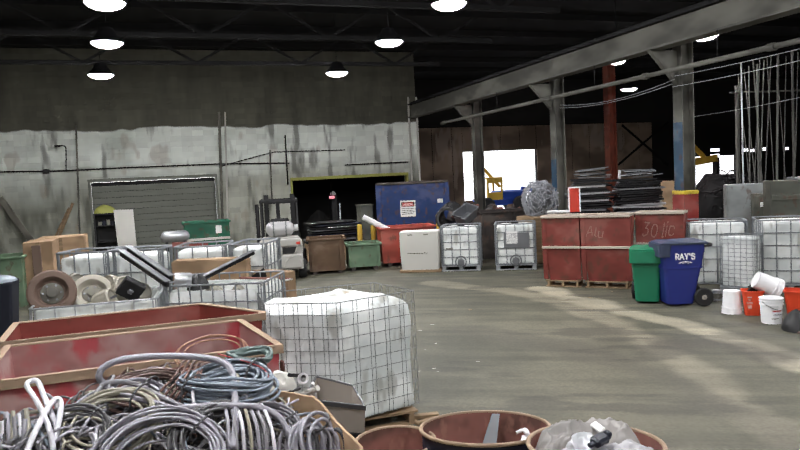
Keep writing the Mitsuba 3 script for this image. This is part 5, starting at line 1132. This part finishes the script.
cable('small grey hose loop at the right of the blue grey coil', [(246, 402, .06), (248, 386, .1), (246, 380, .11), (241, 381, .1), (238, 392, .08)], .008, 'grey')
for i, (x0, y0, x1, y1) in enumerate(((166, 394, 190, 360), (171, 396, 194, 362), (176, 397, 198, 364), (182, 398, 201, 366), (162, 390, 184, 361), (188, 397, 203, 368))):
    cable('rusty brown cable of the slanting bundle left of the blue grey coil', [(x0 - 6, y0 + 12, -.02), (x0, y0, .06), ((x0 + x1) / 2 + 2, (y0 + y1) / 2, .1), (x1, y1, .09), (x1 + 9, y1 - 4, .04)], .0075, 'brown', group='brown slanting cable bundle')
for i in range(7):
    x = 226 + i * 6.5; cable('grey cable end hanging down in the bundle at the right of the heap', [(x - 4, 404, .02), (x, 411 + (i % 3), .12), (x + 2 + i * .6, 425, .12), (x + 3 + i, 442, .07), (x + 4 + i, 458, .0)], .0095, ('grey', 'mid', 'light', 'olive')[i % 4], group='cable bundle at the right')
for i in range(9):
    x = 2 + i * 3.3; cable('stiff cable stub standing upright at the left edge', [(x, 456, -.05), (x + rng.uniform(-2, 2), 436, .04), (x + rng.uniform(-3, 3), 412 + rng.uniform(-3, 9), .1)], rng.uniform(.008, .013), ('light', 'dark', 'grey', 'olive', 'mid')[i % 5], group='cable stubs at the left edge')
for i in range(8):
    x = 286 + i * 7; cable('curved grey hoop of cable at the lower right of the heap', [(x - 8, 456, -.12), (x - 5, 436, -.02), (x + 2, 427 + .6 * abs(i - 3), .02), (x + 9, 438, -.02), (x + 11, 456, -.1)], .0105, ('grey', 'mid', 'grey', 'dark')[i % 4], group='cable hoops at the lower right')
# ---- loose cables over the rest, alike by colour
names = {'light': 'pale grey', 'grey': 'grey', 'mid': 'mid grey', 'dark': 'charcoal', 'olive': 'olive grey', 'brown': 'brown', 'blue': 'blue grey'}
lg = np.random.default_rng(99)
for i in range(150):
    px, py = lg.uniform(-5, 285), lg.uniform(384, 450)
    if px > 240 and py < 405: py += 30
    if px < 105 and py < 416: py += 26
    if px < 30: py += 8
    cm = ['dark', 'mid', 'grey', 'olive', 'light', 'mid', 'blue', 'olive', 'dark', 'grey'][i % 10]
    a = lg.uniform(-.5, 1.1) if lg.random() < .7 else lg.uniform(1.2, 2.2); L = lg.uniform(16, 46)
    dx, dy = math.cos(a) * L, -math.sin(a) * L * .6; b = lg.uniform(-14, 14)
    lf = lg.uniform(-.03, .05) - (.2 if px > 245 else 0)
    pts = [(px - dx, py - dy + 6, lf - .07), (px - dx * .5 + b * .4, py - dy * .5 - b * .3, lf), (px + b * .6, py - 4 - b * .4, lf + .03), (px + dx * .5 + b * .4, py + dy * .5 - b * .3, lf), (px + dx, py + dy + 6, lf - .07)]
    cable(f'thin {names[cm]} cable curled in the scrap cable heap', pts, lg.uniform(.005, .0095), cm, 6, group=f'loose {names[cm]} cables in the heap')
# pale scrap behind the box
def at_plane(px, py, Y): return A(px, py, Y)
c = A(303, 378.5, 4.22); k = thing('pipe_fitting', 'white pipe fitting with a round open end, on top of the scrap', 'pipe fitting'); ax = np.array([-.2, -.85, .25]); ax /= np.linalg.norm(ax); ex = np.cross(ax, [0, 0, 1.0]); ex /= np.linalg.norm(ex)
mm = frame(c, ex, np.cross(ax, ex), ax)
part(k, 'body', MB(mm).add(loft([circ(r, z, 22) for r, z in ((.022, .03), (.034, .035), (.036, 0), (.03, -.01), (.03, -.12), (.022, -.12), (.022, .03))], False, False)), 'mat_white', 40)
c2 = A(277, 386, 4.45); k = solo('plastic_scrap', 'crumpled white plastic sheet between the cable box and the metal bin', 'plastic scrap', MB(spot(c2[0], c2[1], c2[2] - .08, .5)).add(crumple(.3, .2, .17, 91)), 'mat_dirty_white', True)
c2 = A(258, 387, 4.3); solo('plastic_scrap', 'pale crumpled scrap at the back of the cable heap', 'plastic scrap', MB(spot(c2[0], c2[1], c2[2] - .06, .2)).add(crumple(.16, .12, .15, 92)), 'mat_dirty_white', True)
for i, (a, b, r, mt, lb) in enumerate((((313, 383), (315, 398), .012, 'mat_white', 'white plastic tube standing beside the round fitting'), ((288, 393), (300, 388), .012, 'mat_black', 'black pipe piece under the white fitting'), ((318, 388), (300, 396), .02, 'mat_dirty_white', 'pale pipe piece in front of the white fitting'), ((289, 375), (306, 376), .012, 'mat_frame_black', 'black bar behind the white fitting'))):
    solo('pipe_piece', lb, 'pipe', MB().rod(A(*a, 4.38), A(*b, 4.5), r, 10), mt, 40)
# the open tub that carries this scrap
solo('scrap_tub', 'dark tub holding the white scrap behind the cable box', 'tub', MB(spot(.63, 4.5)).add(loft([rr(.3, .4, .04, 3, z=0), rr(.36, .46, .04, 3, z=.98), rr(.32, .42, .04, 3, z=.98), rr(.3, .4, .04, 3, z=.86)])), 'mat_grime', 40)

# ------------------------------------------------------------------ litter on the floor
lt = np.random.default_rng(5)
for i, (px, py) in enumerate(((420, 331), (436, 344), (425, 350), (434, 369), (438, 372), (419, 372), (478, 362), (432, 325), (612, 292), (590, 298), (556, 288), (470, 310))):
    p = G(px, py); s = .015 + .025 * lt.random()
    solo('litter', 'small pale scrap of litter on the open floor', 'litter', MB(spot(*p, .004, lt.uniform(0, 3))).bx(-s, s, -s * .35, s * .35, 0, .008, .003), 'mat_litter' if i < 8 else 'mat_wood', group='litter on the floor')
